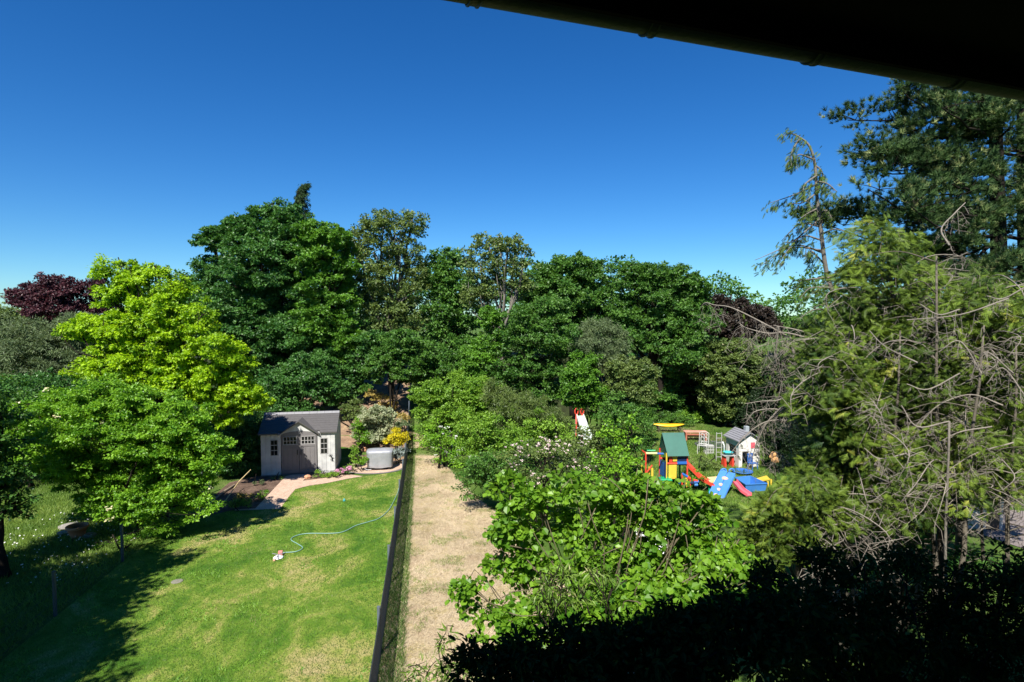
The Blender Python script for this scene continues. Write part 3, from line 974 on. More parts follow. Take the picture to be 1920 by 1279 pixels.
def wire_fence(fxn, ds, H, label, wire, post_m, post_r, mesh_w=.05, x_pad=0, rail=True, lines=None, ext=None):
    x0 = fxn(ds[0]); base = (x0, ds[0], float(hgt(x0, ds[0])))
    f = thing('wire_fence', label, 'fence', base)
    B = np.array(base)
    def P(d, z, off=0.0): return np.array((fxn(d) + off, d, float(hgt(fxn(d), d)) + z)) - B
    for d in ds:
        m = MB(); q = P(d, 0, -.03)
        m.box(q[0] - post_r, q[0] + post_r, q[1] - post_r, q[1] + post_r, q[2] - .1, q[2] + H + .1, .006)
        m.box(q[0] - post_r - .004, q[0] + post_r + .004, q[1] - post_r - .004, q[1] + post_r + .004, q[2] + H + .101, q[2] + H + .115)
        m.build('post', post_m, f)
    d0, d1 = ds[0] - (ext or 0), ds[-1]
    # wires as thin prisms
    V = []; Fc = []
    def seg(a, b, r):
        a = np.array(a); b = np.array(b); t = b - a; t /= np.linalg.norm(t)
        u = np.cross(t, (0.3, .1, .9)); u /= np.linalg.norm(u); v_ = np.cross(t, u)
        k = len(V)
        for p in (a, b):
            for an in (0, 2.094, 4.189): V.append(p + (u * math.cos(an) + v_ * math.sin(an)) * r)
        for i in range(3):
            j = (i + 1) % 3; Fc.append((k + i, k + j, k + 3 + j, k + 3 + i))
    if lines:
        for z in lines:
            dd = np.arange(d0, d1 + .01, 1.0)
            for a, b in zip(dd[:-1], dd[1:]): seg(P(a, z + .01 * math.sin(a * 2)), P(b, z + .01 * math.sin(b * 2)), wire)
    else:
        # diamond chain link
        step = mesh_w * 2
        nd = int((d1 - d0) / step)
        nz_ = int(H / mesh_w)
        for i in range(nd + 1):
            d = d0 + i * step
            near = d < 22
            for s in (1, -1):
                pts = []
                a = P(d, .02); b = None
                L = H - .04
                dn = d + s * L
                seg(P(max(d0, min(d1, d)), .02), P(max(d0, min(d1, dn)), .02 + L), wire)
        for i in range(int(H / step) + 1): pass
        for z in (.02, H * .5, H - .01):
            dd = np.arange(d0, d1 + .01, .5)
            for a, b in zip(dd[:-1], dd[1:]): seg(P(a, z), P(b, z), wire * 1.6)
    mesh_np('wire_mesh', np.array(V), np.array(Fc), solid('green_black_wire', (.012, .018, .028), .5), f)
    if rail:
        m = MB()
        dd = list(np.arange(d0, d1 + .01, 1.0))
        m.tube([P(d, H, 0) for d in dd], .011, 8)
        m.tube([P(d, .06, .0) for d in dd], .006, 6)
        m.build('rail', solid('rail_dark', (.03, .038, .045), .4), f, smooth=True)
    return f


POSTM = solid('post_blue_grey', (.11, .135, .165), .35, .1, 5, spec=.6)
dsr = [8.1, 11.0, 14.0, 16.85, 19.7, 22.5, 25.3, 28.1, 30.9, 33.7, 36.5]
wire_fence(fx, dsr, .92, 'dark wire mesh fence with grey posts between the green lawn and dry strip', .003, POSTM, .026, .025, ext=3)
wire_fence(lx, [9.7, 12.55, 15.4, 18.2, 21.0, 24.0], .92, 'low old wire fence with thin posts between lawn and left meadow', .003, solid('post_dark', (.07, .08, .08), .5), .03, rail=False, lines=[.12, .35, .6, .85], ext=2)

# ------------------------------------------------------------------ hose, sprinkler, small things on the lawn
hp = [(530, 1038), (555, 1036), (567.5, 1029), (558, 1021.5), (546, 1014), (553, 1007), (577, 1002), (636, 1000.5), (667.5, 987), (691, 980), (711, 973), (730, 956), (744, 929), (747, 920), (750, 905)]
pp = [np.array((*gnd(*p)[:2], .028)) for p in hp]
m = MB(); m.tube(smooth_path(pp, 8), .0125, 8)
o = m.build('garden_hose', solid('hose_green', (.2, .36, .31), .45, .08, 5), smooth=True)
tag(o, 'pale green garden hose curving across the lawn to the fence', 'hose')
sp = gnd(522, 1047)
st = thing('lawn_sprinkler', 'white and red lawn sprinkler at the end of the green hose', 'sprinkler', (sp[0], sp[1], .01), .3)
WHT = solid('white_plastic', (.75, .75, .74), .4, .04, 5); REDP = solid('red_plastic', (.62, .05, .03), .35, .05, 5)
m = MB(); m.lathe([(.02, 0), (.13, 0), (.14, .02), (.11, .045), (.06, .06), (.03, .09), (.001, .092)], 28); m.build('base', WHT, st, smooth=True)
m = MB()
for k in range(3):
    a = k * 2.094 + .4
    m.tube([(0, 0, .095), (.17 * math.cos(a), .17 * math.sin(a), .10), (.2 * math.cos(a + .12), .2 * math.sin(a + .12), .105)], [.012, .012, .01], 7)
m.build('spray_arm', solid('grey_plastic', (.2, .2, .22), .4), st)
m = MB(); m.box(-.02, .1, .10, .22, .01, .13, .01); m.build('connector_box', solid('faded_red_plastic', (.55, .2, .17), .5), st)
m = MB(); m.box(-.12, -.06, -.2, -.14, .0, .06, .008); m.build('stopper', solid('peach_plastic', (.7, .4, .28), .4), st)
q = gnd(645.5, 940)
m = MB(); m.lathe([(.001, 0), (.045, .0), (.05, .03), (.035, .07), (.02, .1), (.001, .105)], 16, (q[0], q[1], .0))
tag(m.build('pop_up_nozzle', solid('teal_plastic', (.05, .3, .3), .35), smooth=True), 'small teal watering nozzle standing in the middle of the lawn', 'nozzle')
q = gnd(332, 1091)
m = MB(); m.lathe([(.001, .0), (.13, 0), (.14, .012), (.12, .02), (.001, .022)], 11, (q[0], q[1], .004))
tag(m.build('stepping_stone', solid('stone_grey', (.2, .19, .15), .9, .15, 8, bump=.5)), 'flat pale grey stone lying in the left part of the lawn', 'stone')

# terracotta pot and stones left
q = gnd(146, 1008)
pt_ = thing('flower_pot', 'large terracotta flower pot under the left bush', 'flower pot', (q[0], q[1], 0))
TERR = solid('terracotta', (.5, .2, .1), .8, .15, 4, bump=.3)
m = MB(); m.lathe([(.001, .0), (.16, 0), (.2, .12), (.255, .3), (.26, .3), (.29, .3), (.3, .31), (.3, .38), (.28, .385), (.25, .37), (.235, .3), (.2, .2), (.001, .19)], 36); m.build('pot', TERR, pt_, smooth=True)
m = MB(); m.lathe([(.225, .26), (.1, .29), (.001, .3)], 20); m.build('earth', G_SOIL, pt_)


def stone(px, py, r, mat_, label, z=.0, flat=.45):
    q = gnd(px, py)
    rng = np.random.default_rng(int(px * 7 + py))
    import bmesh
    bm = bmesh.new(); bmesh.ops.create_icosphere(bm, subdivisions=3, radius=1)
    ph = rng.uniform(0, 6, 6)
    for v in bm.verts:
        k = 1 + .16 * math.sin(v.co.x * 3 + ph[0]) + .13 * math.sin(v.co.y * 4 + ph[1]) + .1 * math.sin(v.co.z * 5 + ph[2]) + .05 * math.sin(v.co.x * 9 + ph[3])
        v.co *= k * r; v.co.z *= flat
        v.co.x += q[0]; v.co.y += q[1]; v.co.z += q[2] + z + r * flat * .4
    me = bpy.data.meshes.new('stone'); bm.to_mesh(me); bm.free(); me.materials.append(mat_)
    o = bpy.data.objects.new('stone', me); C.objects.link(o)
    return tag(o, label, 'stone')


STG = solid('rock_grey', (.25, .23, .21), .9, .2, 6, bump=.7); STO = solid('rock_orange', (.5, .25, .14), .85, .2, 6, bump=.6)
stone(128, 988, .3, STG, 'flat grey stone slab just behind the terracotta pot', flat=.25)
stone(168, 1006, .17, STG, 'rounded grey stone right of the terracotta pot')
stone(118, 1001, .2, STG, 'pale stone lying left of the terracotta pot', flat=.3)
stone(577, 897, .15, STO, 'orange stone on the corner of the flower bed by the path', flat=.7)
stone(683, 846, .17, STO, 'reddish stone on the bank edge left of the covered barbecue', flat=.9)
stone(672, 858, .14, STG, 'grey stone block below the bank left of the barbecue', flat=.9)
m = MB(); m.tube([gnd(418, 948) + (0, 0, .05), gnd(448, 920) + (0, 0, .35), np.array((*gnd(471, 916)[:2], .75))], [.018, .016, .012], 7)
tag(m.build('garden_cane', solid('cane_yellow', (.55, .42, .2), .6)), 'yellow bamboo cane leaning in the garden bed left of the path', 'cane')
m = MB(); m.tube([gnd(375, 962) + (0, 0, .05), gnd(420, 925) + (0, 0, .07), gnd(440, 912) + (0, 0, .06)], .035, 8)
tag(m.build('garden_pole', solid('old_wood', (.25, .2, .14), .9, .2, 5)), 'weathered wooden pole lying along the dark edge of the garden bed', 'pole')

# ------------------------------------------------------------------ play equipment
PR = solid('toy_red', (.62, .06, .03), .5, .12, 5); PB = solid('toy_blue', (.02, .12, .42), .5, .12, 5); PY = solid('toy_yellow', (.68, .47, .05), .5, .12, 5)
PG = solid('toy_green', (.01, .32, .12), .4, .06, 3); PDG = solid('toy_dark_green', (.015, .07, .055), .4, .06, 3); PNAVY = solid('toy_navy', (.012, .025, .09), .4, .06, 3)
PRF = solid('playtower_roof', (.028, .125, .095), .5, .12, 3, bump=.15); PCREAM = solid('toy_cream', (.8, .6, .3), .4, .05, 3)
PSKY = solid('slide_blue', (.05, .2, .55), .5, .14, 5, bump=.1); PPINK = solid('slide_pink', (.75, .12, .16), .35, .05, 3); PHOLD = solid('hold_peach', (.75, .42, .28), .5, .1, 6)
tw0 = at(1262, 900, 21.6)
tw = thing('play_tower', 'colourful play tower with green pitched roof on the far lawn', 'play tower', (tw0[0], 21.6, 0), .06)
def tl(px, py, d):   # pixel at depth to tower local
    p = at(px, py, d) - np.array((tw0[0], 21.6, 0)); c_, s_ = math.cos(-.06), math.sin(-.06)
    return np.array((p[0] * c_ - p[1] * s_, p[0] * s_ + p[1] * c_, p[2]))
W2, D2 = .40, .40
for (x_, y_, mt) in ((-W2, -D2, PY), (W2, -D2, PR), (-W2, D2, PR), (W2, D2, PG)):
    m = MB(); segs = 5
    m.tube([(x_, y_, 0), (x_, y_, 1.6)], .032, 10); m.build('post', mt, tw, smooth=False)
for y_ in (-D2, D2):
    m = MB(); m.tube([(-W2, y_, 1.2), (W2, y_, 1.2)], .04, 8); m.build('beam', PR, tw)
m = MB(); m.box(.0, W2 - .03, -D2 - .05, -D2 - .042 + .08, 1.17, 1.27, .01); m.build('beam', PB, tw)
m = MB(); m.box(-W2, W2, -D2, D2, 1.12, 1.17, .01); m.build('platform', PDG, tw)
m = MB(); m.box(.02, W2 - .03, -D2 - .01, -D2 + .01, 1.28, 1.58); m.build('wall_panel', PNAVY, tw)
m = MB(); m.box(-.16, 0.0, -D2 - .01, -D2 + .01, 1.28, 1.58); m.build('wall_panel', PY, tw)
m = MB(); m.box(-.3, -.18, -D2 - .01, -D2 + .01, 1.25, 1.6); m.build('wall_panel', PR, tw)
m = MB(); m.box(-W2 - .01, -W2 + .01, -D2, D2, .6, 1.15); m.build('wall_panel', PB, tw)
m = MB(); m.box(-W2 + .08, -.02, -D2 - .03, -D2 + .0, .62, 1.15, .005); m.build('wall_panel', PY, tw)
m = MB(); m.box(-W2 - .07, -W2 - .03, -D2 - .05, -D2 + .02, .2, 1.3, .005); m.build('wall_panel', PNAVY, tw)
# pitched roof: ridge along x
ez_, rz_ = 1.50, 2.27
m = MB(); t_ = .02
rx0, rx1 = -.52, .42
m.plate([(rx0 + .12, -.52, ez_), (rx1 + .0, -.52, ez_), (rx1 - .02, .0, rz_), (rx0 + .06, .0, rz_)], t_)
m.plate([(rx1, .52, ez_), (rx0 + .12, .52, ez_), (rx0 + .06, .004, rz_), (rx1 - .02, .004, rz_)], t_)
m.build('roof', PRF, tw)
m = MB(); m.add([(-.38, -.5, ez_ + .02), (-.38, .5, ez_ + .02), (-.38, 0, rz_ - .03)], [(0, 1, 2)]); 
m = MB(); m.plate([(-.38, .5, ez_ + .02), (-.38, -.5, ez_ + .02), (-.38, 0, rz_ - .04)], .01); m.build('gable_panel', PDG, tw)
# slide
sl_a = tl(1281, 864, 21.7); sl_b = tl(1315, 897, 21.5); sl_c = tl(1340, 911, 21.3)
path = smooth_path([sl_a, (sl_a + sl_b) / 2, sl_b, sl_c], 5)
m = MB(); vs = []; fs = []
prof = [(-.20, .10), (-.17, .10), (-.15, 0), (-.02, 0), (0, .03), (.02, 0), (.15, 0), (.17, .10), (.20, .10), (.19, -.03), (-.19, -.03)]
pn = len(prof)
for p in path:
    dv = np.array(sl_c) - np.array(sl_a); sdv = np.array((-dv[1], dv[0], 0)); sdv /= np.linalg.norm(sdv)
    for (u_, v_) in prof: vs.append(np.array(p) + sdv * u_ + np.array((0, 0, v_)))
for i in range(len(path) - 1):
    for k in range(pn): fs.append((i * pn + k, i * pn + (k + 1) % pn, (i + 1) * pn + (k + 1) % pn, (i + 1) * pn + k))
m.add(vs, fs); m.build('slide', PR, tw)
# monkey bars frame on the left
A = tl(1206, 846, 22.0); Bq = tl(1226, 849, 21.8)
m = MB(); m.tube([tl(1206, 845, 22.3), tl(1229, 845, 22.2)], .035, 8); m.build('bar', PG, tw)
m = MB(); m.tube([tl(1211, 850, 21.4), tl(1232, 850, 21.4)], .04, 8); m.build('bar', PCREAM, tw)
m = MB(); m.tube([tl(1232, 850.5, 21.4), tl(1244, 851, 21.4)], .04, 8); m.build('bar', PB, tw)
m = MB(); m.tube([tl(1203, 844.5, 22.3), tl(1211, 850, 21.4)], .035, 8); m.tube([tl(1211, 850, 21.4), tl(1210.5, 925, 21.4)], .03, 8); m.build('bar', PR, tw)
m = MB(); m.tube([tl(1203, 846, 22.3), tl(1203.5, 905, 22.3)], .03, 8); m.build('bar', PY, tw)
m = MB(); m.tube([tl(1217, 875, 21.5), tl(1217, 895, 21.5)], .028, 8); m.tube([tl(1223, 878, 21.4), tl(1223, 922, 21.4)], .045, 8); m.build('bar', PY, tw)
m = MB(); m.tube([tl(1210, 890, 21.4), tl(1223, 872, 21.4)], .03, 8); m.build('bar', PR, tw)
# tub under the tower
tb = at(1247, 893, 21.2)
t2 = thing('green_tub', 'dark green plastic tub with lighter lid below the play tower', 'tub', (tb[0], 21.15, 0), -.1)
m = MB(); m.hexa([(-.17, -.13, 0), (.17, -.13, 0), (.17, .13, 0), (-.17, .13, 0), (-.21, -.17, .58), (.21, -.17, .58), (.21, .17, .58), (-.21, .17, .58)]); m.build('body', PDG, t2)
m = MB(); m.box(-.23, .23, -.19, .19, .585, .66, .02); m.build('lid', PG, t2)

# construction-set pieces lying by the slide: a low frame of coloured tubes
fr = at(1303, 905, 20.6)
f2 = thing('tube_frame', 'low frame of red, blue and yellow play tubes in the bushes below the tower', 'play frame', (fr[0], 20.6, 0))
def frl(px, py, d=20.6): return at(px, py, d) - np.array((fr[0], 20.6, 0))
for (a_, b_, mt, r_) in (((1279, 888), (1289, 894), PB, .045), ((1289, 894), (1294, 898), PR, .05), ((1286, 896), (1288, 905), PY, .04), ((1300, 900), (1308, 902), PR, .045), ((1292, 904), (1300, 906), PNAVY, .05),
                         ((1301, 904), (1310, 903), PB, .05), ((1302, 909), (1308, 909), PSKY, .05), ((1268, 903), (1275, 906), PB, .05), ((1267, 901), (1269, 907), PR, .04), ((1287, 905), (1287, 913), PY, .035),
                         ((1294, 898), (1294, 930), PR, .03), ((1279, 888), (1279, 930), PR, .03)):
    m = MB(); m.tube([frl(*a_), frl(*b_)], r_, 8); m.build('tube', mt, f2)

# blue climbing slide
cl = at(1352, 938, 20.9)
cw = thing('climbing_slide', 'blue plastic climbing wall with peach holds beside a pink slide', 'climbing toy', (cl[0], 20.9, 0))
def cll(px, py, d): return at(px, py, d) - np.array((cl[0], 20.9, 0))
a0, a1 = cll(1352, 884, 21.7), cll(1368, 884, 21.7)
b0, b1 = cll(1330, 926, 20.9), cll(1347, 930, 20.8)
m = MB()
def panel(m, p0, p1, q1, q0, t): m.hexa([*[np.array(p) for p in (q0, q1, p1, p0)], *[np.array(p) + np.array((0, t * .5, t)) for p in (q0, q1, p1, p0)]])
panel(m, a0, cll(1364, 887, 21.6), cll(1345, 930, 20.85), b0, .07)
m.build('climbing_wall', PSKY, cw)
m = MB(); panel(m, cll(1366, 889, 21.5), cll(1379, 891, 21.5), cll(1357, 938, 20.7), cll(1347, 930, 20.8), .07)
m.build('climbing_wall', PSKY, cw)
for (px, py, r_) in ((1358, 898, .14), (1350, 910, .1), (1346, 919, .1), (1341, 929, .1), (1367, 905, .045), (1363, 913, .045), (1358, 923, .035), (1354, 932, .035)):
    q = cll(px, py, 20.95 + (930 - py) / 46 * .75)
    m = MB(); m.lathe([(.001, .05), (r_ * .6, .045), (r_, 0), (r_ * .9, -.04)], 12, tuple(q + np.array((0, -.05, .05))))
    m.build('climbing_hold', PHOLD, cw, smooth=True)
for px in (1357, 1372):
    m = MB(); c0 = cll(px, 883.5, 21.7)
    m.tube([c0 + np.array((.10 * math.cos(a), 0, .09 * math.sin(a))) for a in np.linspace(-.5, 3.64, 12)], .03, 8); m.build('handle', PSKY, cw, smooth=True)
pa, pb, pc_ = cll(1377, 903, 21.5), cll(1392, 920, 21.0), cll(1405, 929, 20.8)
path = smooth_path([pa, (pa + pb) / 2, pb, pc_], 5); vs = []; fs = []
prof2 = [(p[0] * .62, p[1] * .8) for p in prof if abs(p[0]) > .03]
pn = len(prof2)
for p in path:
    dv = pc_ - pa; sdv = np.array((-dv[1], dv[0], 0)); sdv /= np.linalg.norm(sdv)
    for (u_, v_) in prof2: vs.append(np.array(p) + sdv * u_ + np.array((0, 0, v_)))
for i in range(len(path) - 1):
    for k in range(pn): fs.append((i * pn + k, i * pn + (k + 1) % pn, (i + 1) * pn + (k + 1) % pn, (i + 1) * pn + k))
m = MB(); m.add(vs, fs); m.build('slide', PPINK, cw)

# blue basin
bs0 = gnd(1412, 922)
bs = thing('blue_basin', 'blue rectangular play basin right of the climbing slide', 'basin', (bs0[0], bs0[1], 0))
def bl(px, py, d): return at(px, py, d) - np.array((bs0[0], bs0[1], 0))
r1, r2, r3, r4 = bl(1378, 893.5, 22.3), bl(1407, 891.5, 22.5), bl(1438, 907, 21.5), bl(1398, 909, 21.4)
H_ = float(r4[2])
def inset(p, k): c_ = (r1 + r2 + r3 + r4) / 4; return c_ + (p - c_) * k
m = MB()
R_ = [np.array((p[0], p[1], H_)) for p in (r1, r2, r3, r4)]
cc_ = sum(R_) / 4
def ins(p, k, z): q = cc_ + (p - cc_) * k; return (q[0], q[1], z)
loops = [[ins(p, .9, .01) for p in R_], [ins(p, 1.0, H_) for p in R_], [ins(p, 1.05, H_) for p in R_], [ins(p, 1.05, H_ + .03) for p in R_], [ins(p, .97, H_ + .03) for p in R_], [ins(p, .87, .05) for p in R_]]
vs = [v for lp in loops for v in lp]; fs = []
for i in range(5):
    for k in range(4): fs.append((i * 4 + k, i * 4 + (k + 1) % 4, (i + 1) * 4 + (k + 1) % 4, (i + 1) * 4 + k))
fs.append((20, 21, 22, 23)); fs.append((3, 2, 1, 0))
m.add(vs, fs); m.build('shell', PSKY, bs)
yb = thing('yellow_toy_table', 'yellow toy table with yellow legs just right of the blue basin', 'toy table', (*gnd(1440, 928)[:2], 0))
yq = np.array((*gnd(1440, 928)[:2], 0))
def yl(px, py, d): return at(px, py, d) - yq
m = MB(); zt = .62
tq = [yl(1418, 899, 22.4), yl(1437, 895, 22.8), yl(1444, 899, 22.3), yl(1428, 902, 22.1)]
zt = float(np.mean([q[2] for q in tq]))
m.plate([(q[0], q[1], zt) for q in tq], -.04); m.build('top', PY, yb)
for (px, d_) in ((1440, 22.1), (1446, 22.4), (1420, 22.4)):
    q = yl(px, 900, d_); m = MB(); m.tube([(q[0], q[1], 0), (q[0], q[1], zt - .0)], .035, 8); m.build('leg', PY, yb)
# yellow sand table left of climbing slide
ys0 = np.array((*gnd(1333, 915)[:2], 0)); ys_ = thing('yellow_sand_table', 'pale yellow toy table between the red slide and the blue climbing wall', 'toy table', tuple(ys0))
m = MB()
q_ = [at(1326, 893.5, 21.9), at(1345, 893, 22.0), at(1346, 903, 21.4), at(1330, 903, 21.3)]
zz = float(np.mean([q[2] for q in q_])); q_ = [(q[0] - ys0[0], q[1] - ys0[1], zz) for q in q_]
m.plate(q_[::-1], -.06); m.build('top', PCREAM, ys_)
for q in q_:
    m = MB(); m.tube([(q[0] * .95, q[1] * .95, 0), (q[0] * .95, q[1] * .95, zz - .06)], .035, 7); m.build('leg', PG, ys_)

# playhouse
PHW = solid('playhouse_white', (.68, .66, .62), .5, .08, 3); PHR = solid('playhouse_roof', (.22, .22, .24), .7, .12, 5, bump=.3)
ph = gnd(1385, 877)
pho = thing('playhouse', 'white plastic playhouse with grey roof and pink shutter behind the dead twigs', 'playhouse', (ph[0], ph[1], 0), .13)
PW_, PD_, PE, PRZ = .98, 1.15, 1.20, 1.52
m = MB()
# front gable wall with a doorway
dx0, dx1, dz1 = .16, .46, .72
m.plate([(0, 0, 0), (dx0, 0, 0), (dx0, 0, dz1), (dx1, 0, dz1), (dx1, 0, 0), (PW_, 0, 0), (PW_, 0, PE), (PW_ / 2, 0, PRZ), (0, 0, PE)], -.05)
m.plate([(0, PD_, 0), (PW_, PD_, 0), (PW_, PD_, PE), (PW_ / 2, PD_, PRZ), (0, PD_, PE)], .05)
m.box(0, .04, .051, .25, 0, PE); m.box(0, .04, .9, PD_ - .051, 0, PE); m.box(0, .04, .251, .899, 0, .4); m.box(0, .04, .251, .899, .95, PE)
m.box(PW_ - .04, PW_, .051, PD_ - .051, 0, PE)
m.build('wall', PHW, pho)
m = MB(); m.box(-.005, .0, .06, .24, .96, 1.19); m.box(-.012, -.0005, .05, PD_ - .05, .92, PE - .02); m.build('wall_panel', solid('playhouse_green', (.3, .4, .36), .5, .06), pho)
m = MB(); m.box(.55, .75, -.02, -.001, .86, 1.12, .005); m.build('shutter', PPINK, pho)
for s in (0, 1):
    xe = -.1 if s == 0 else PW_ + .1; sl_ = (PRZ - PE) / (PW_ / 2)
    m = MB()
    for k in range(6):
        t0, t1 = k / 6, (k + 1) / 6
        xa, xb = xe + (PW_ / 2 - xe) * t0, xe + (PW_ / 2 - xe) * t1
        za = PE - .03 + (PRZ - PE + .07) * t0; zb = PE - .03 + (PRZ - PE + .07) * t1
        m.hexa([(xa, -.12, za), (xb, -.12, zb - .01), (xb, PD_ + .1, zb - .01), (xa, PD_ + .1, za), (xa, -.12, za + .045), (xb, -.12, zb + .018), (xb, PD_ + .1, zb + .018), (xa, PD_ + .1, za + .045)])
    rfp = m.build('roof', PHR, pho)
m = MB(); m.box(.62, .8, .55, .75, 1.4, 1.72, .015); m.build('chimney', solid('chimney_grey', (.3, .34, .36), .6), pho)
# trellis / teal basin on table next to the playhouse
tq = at(1365, 862, 25.2)
tt = thing('toy_kitchen_table', 'red and grey toy table beside the playhouse door', 'toy table', (tq[0], 25.2, 0), .2)
m = MB(); m.box(-.28, .28, -.2, .2, .50, .55, .015); m.build('top', solid('toy_grey', (.33, .33, .33), .5), tt)
for x_ in (-.2, .18):
    m = MB(); m.hexa([(x_ - .05, -.15, 0), (x_ + .05, -.15, 0), (x_ + .05, .15, 0), (x_ - .05, .15, 0), (x_ - .04, -.1, .499), (x_ + .04, -.1, .499), (x_ + .04, .1, .499), (x_ - .04, .1, .499)]); m.build('leg', REDP, tt)
bq = at(1365, 858, 25.15)
m = MB(); m.lathe([(.001, .0), (.13, 0), (.2, .12), (.23, .125), (.22, .11), (.12, .02), (.001, .02)], 20, (bq[0], 25.15, .56))
tag(m.build('wash_basin', solid('toy_teal', (.05, .45, .48), .35), smooth=True), 'turquoise plastic wash basin standing on the toy table by the playhouse', 'basin')
m = MB(); m.tube([(bq[0] - .12, 25.3, .56), (bq[0] - .13, 25.3, .95), (bq[0] - .2, 25.3, 1.1)], .03, 8)
tag(m.build('water_pump', WHT, smooth=True), 'white upright pump tube behind the turquoise basin', 'pump')
rs = MB(); q = gnd(1352, 868)
for x_ in (-.12, .12): rs.tube([(q[0] + x_, q[1] + .3, 0), (q[0] + x_, q[1] + .3, 1.35)], .018, 7)
for z_ in np.arange(.2, 1.4, .22): rs.tube([(q[0] - .12, q[1] + .3, z_), (q[0] + .12, q[1] + .3, z_)], .013, 6)
tag(rs.build('plant_trellis', solid('weathered_white', (.38, .38, .36), .6, .2, 6)), 'narrow white trellis standing left of the playhouse', 'trellis')
# blue plastic chair
q = gnd(1411, 880); ch = thing('child_chair', 'small bright blue childrens chair right of the playhouse', 'chair', (q[0], q[1], 0), .4)
m = MB(); m.box(-.16, .16, -.15, .15, .26, .3, .01); m.build('seat', PB, ch)
m = MB()
for x_ in (-.13, -.045, .045, .13): m.box(x_ - .025, x_ + .025, .13, .16, .301, .62, .006)
m.box(-.16, .16, .128, .162, .621, .68, .008); m.build('backrest', PB, ch)
for x_ in (-.13, .13):
    for y_ in (-.12, .12):
        m = MB(); m.tube([(x_ * 1.15, y_ * 1.15, 0), (x_, y_, .26)], .02, 7); m.build('leg', PB, ch)
q = gnd(1392, 888); m = MB(); m.lathe([(.001, .0), (.32, 0), (.4, .1), (.43, .1), (.42, .13), (.39, .12), (.3, .03), (.001, .03)], 28, (q[0], q[1], 0))
tag(m.build('paddling_pool', PB, smooth=True), 'small round blue paddling pool in front of the playhouse', 'paddling pool')
q = gnd(1420, 862)
for k, (px, py, r_) in enumerate(((1450, 853, .13), (1452, 862, .15))):
    q = at(px, py, 22.0); 
m = MB(); 
for (px, py, r_) in ((1450, 852.5, .1), (1452, 862, .13), (1446, 857, .07), (1457, 865, .06)):
    q = at(px, py, 19.0); m.lathe([(r_ * math.sin(a), -r_ * math.cos(a)) for a in np.linspace(.05, 3.1, 9)], 12, tuple(q))
tag(m.build('toy_bear', solid('plush_tan', (.55, .3, .12), .95, .15, 20, bump=.5), smooth=True), 'tan plush toy hanging in the dead twigs right of the playhouse', 'soft toy')

# kayak on low stands
ka, kb = at(1224, 796, 32.6), at(1283, 795, 32.6)
kx = (ka[0] + kb[0]) / 2; L_ = (kb[0] - ka[0]) * 1.0
kk = thing('kayak', 'yellow kayak lying upside down on a low stand at the far edge of the lawn', 'kayak', (kx, 32.6, float(hgt(kx, 32.6))), -.03)
vs = []; fs = []; nS = 18; nR = 12
for i in range(nS + 1):
    t = i / nS * 2 - 1; wv = .22 * (1 - abs(t) ** 2.2) + .012; hv = .115 * (1 - abs(t) ** 2.6) + .015; zz = .36 + .10 * t * t + .02
    for k in range(nR):
        a = 2 * math.pi * k / nR
        vs.append((t * L_ / 2, wv * math.cos(a), zz + hv * (math.sin(a) if math.sin(a) > 0 else .35 * math.sin(a))))
for i in range(nS):
    for k in range(nR): fs.append((i * nR + k, i * nR + (k + 1) % nR, (i + 1) * nR + (k + 1) % nR, (i + 1) * nR + k))
fs.append(tuple(range(nR))); fs.append(tuple(range(nS * nR, nS * nR + nR)))
m = MB(); m.add(vs, fs); m.build('hull', solid('kayak_yellow', (.85, .5, .02), .35, .06, 2), kk, smooth=True)
for x_ in (-.6, .6):
    m = MB(); m.box(x_ - .04, x_ + .04, -.3, .3, .25, .33); m.tube([(x_, -.25, 0), (x_, -.25, .25)], .03, 7); m.tube([(x_, .25, 0), (x_, .25, .25)], .03, 7); m.build('stand', solid('dark_timber', (.06, .04, .03), .9), kk)

# red wooden bench-table
q = gnd(1304, 828)
RW = solid('red_timber', (.4, .13, .08), .7, .2, 5, bump=.3)
bt = thing('timber_table', 'low red brown timber table in front of the far hedge', 'table', (q[0], q[1] + .1, 0), -.05)
m = MB()
for k in range(4): m.box(-.58, .62, -.2 + k * .12, -.2 + k * .12 + .105, .50, .54, .006)
m.build('table_top', solid('pale_red_timber', (.5, .25, .18), .7, .2, 5), bt)
for x_ in (-.5, .54):
    for y_ in (-.16, .2):
        m = MB(); m.box(x_ - .04, x_ + .04, y_ - .04, y_ + .04, 0, .499, .006); m.build('leg', RW, bt)
m = MB(); m.box(-.46, .5, -.15, -.12, .36, .44); m.box(-.46, .5, .18, .2, .2, .28); m.build('rail', RW, bt)

# white ornate garden chair
q = gnd(1318, 851)
gc = thing('garden_chair', 'white ornate metal garden chair on the far lawn', 'chair', (q[0], q[1], 0), -.5)
WM = solid('white_metal', (.5, .5, .48), .4, .05)
m = MB()
for x_ in (-.22, .22): m.tube([(x_, .2, 0), (x_, .2, .45), (x_, .26, .98)], .016, 7)
m.tube([(-.22, .26, .98), (-.1, .265, 1.04), (.1, .265, 1.04), (.22, .26, .98)], .016, 7)
for r_, z_ in ((.1, .86), (.12, .66), (.07, .52)):
    for sx in (-1, 1):
        m.tube([(sx * .09 + r_ * .7 * math.cos(a), .225 + (z_ - .45) * .11, z_ + r_ * math.sin(a)) for a in np.linspace(0, 5.6, 12)], .012, 6)
for x_ in (-.11, 0, .11): m.tube([(x_, .21, .46), (x_, .258, .99)], .009, 6)
m.build('backrest', WM, gc)
m = MB()
for k in range(7): m.tube([(-.22 + k * .0733, -.22, .45), (-.22 + k * .0733, .2, .45)], .012, 6)
m.tube([(-.23, -.22, .45), (.23, -.22, .45)], .016, 6); m.tube([(-.23, .2, .45), (.23, .2, .45)], .016, 6); m.build('seat', WM, gc)
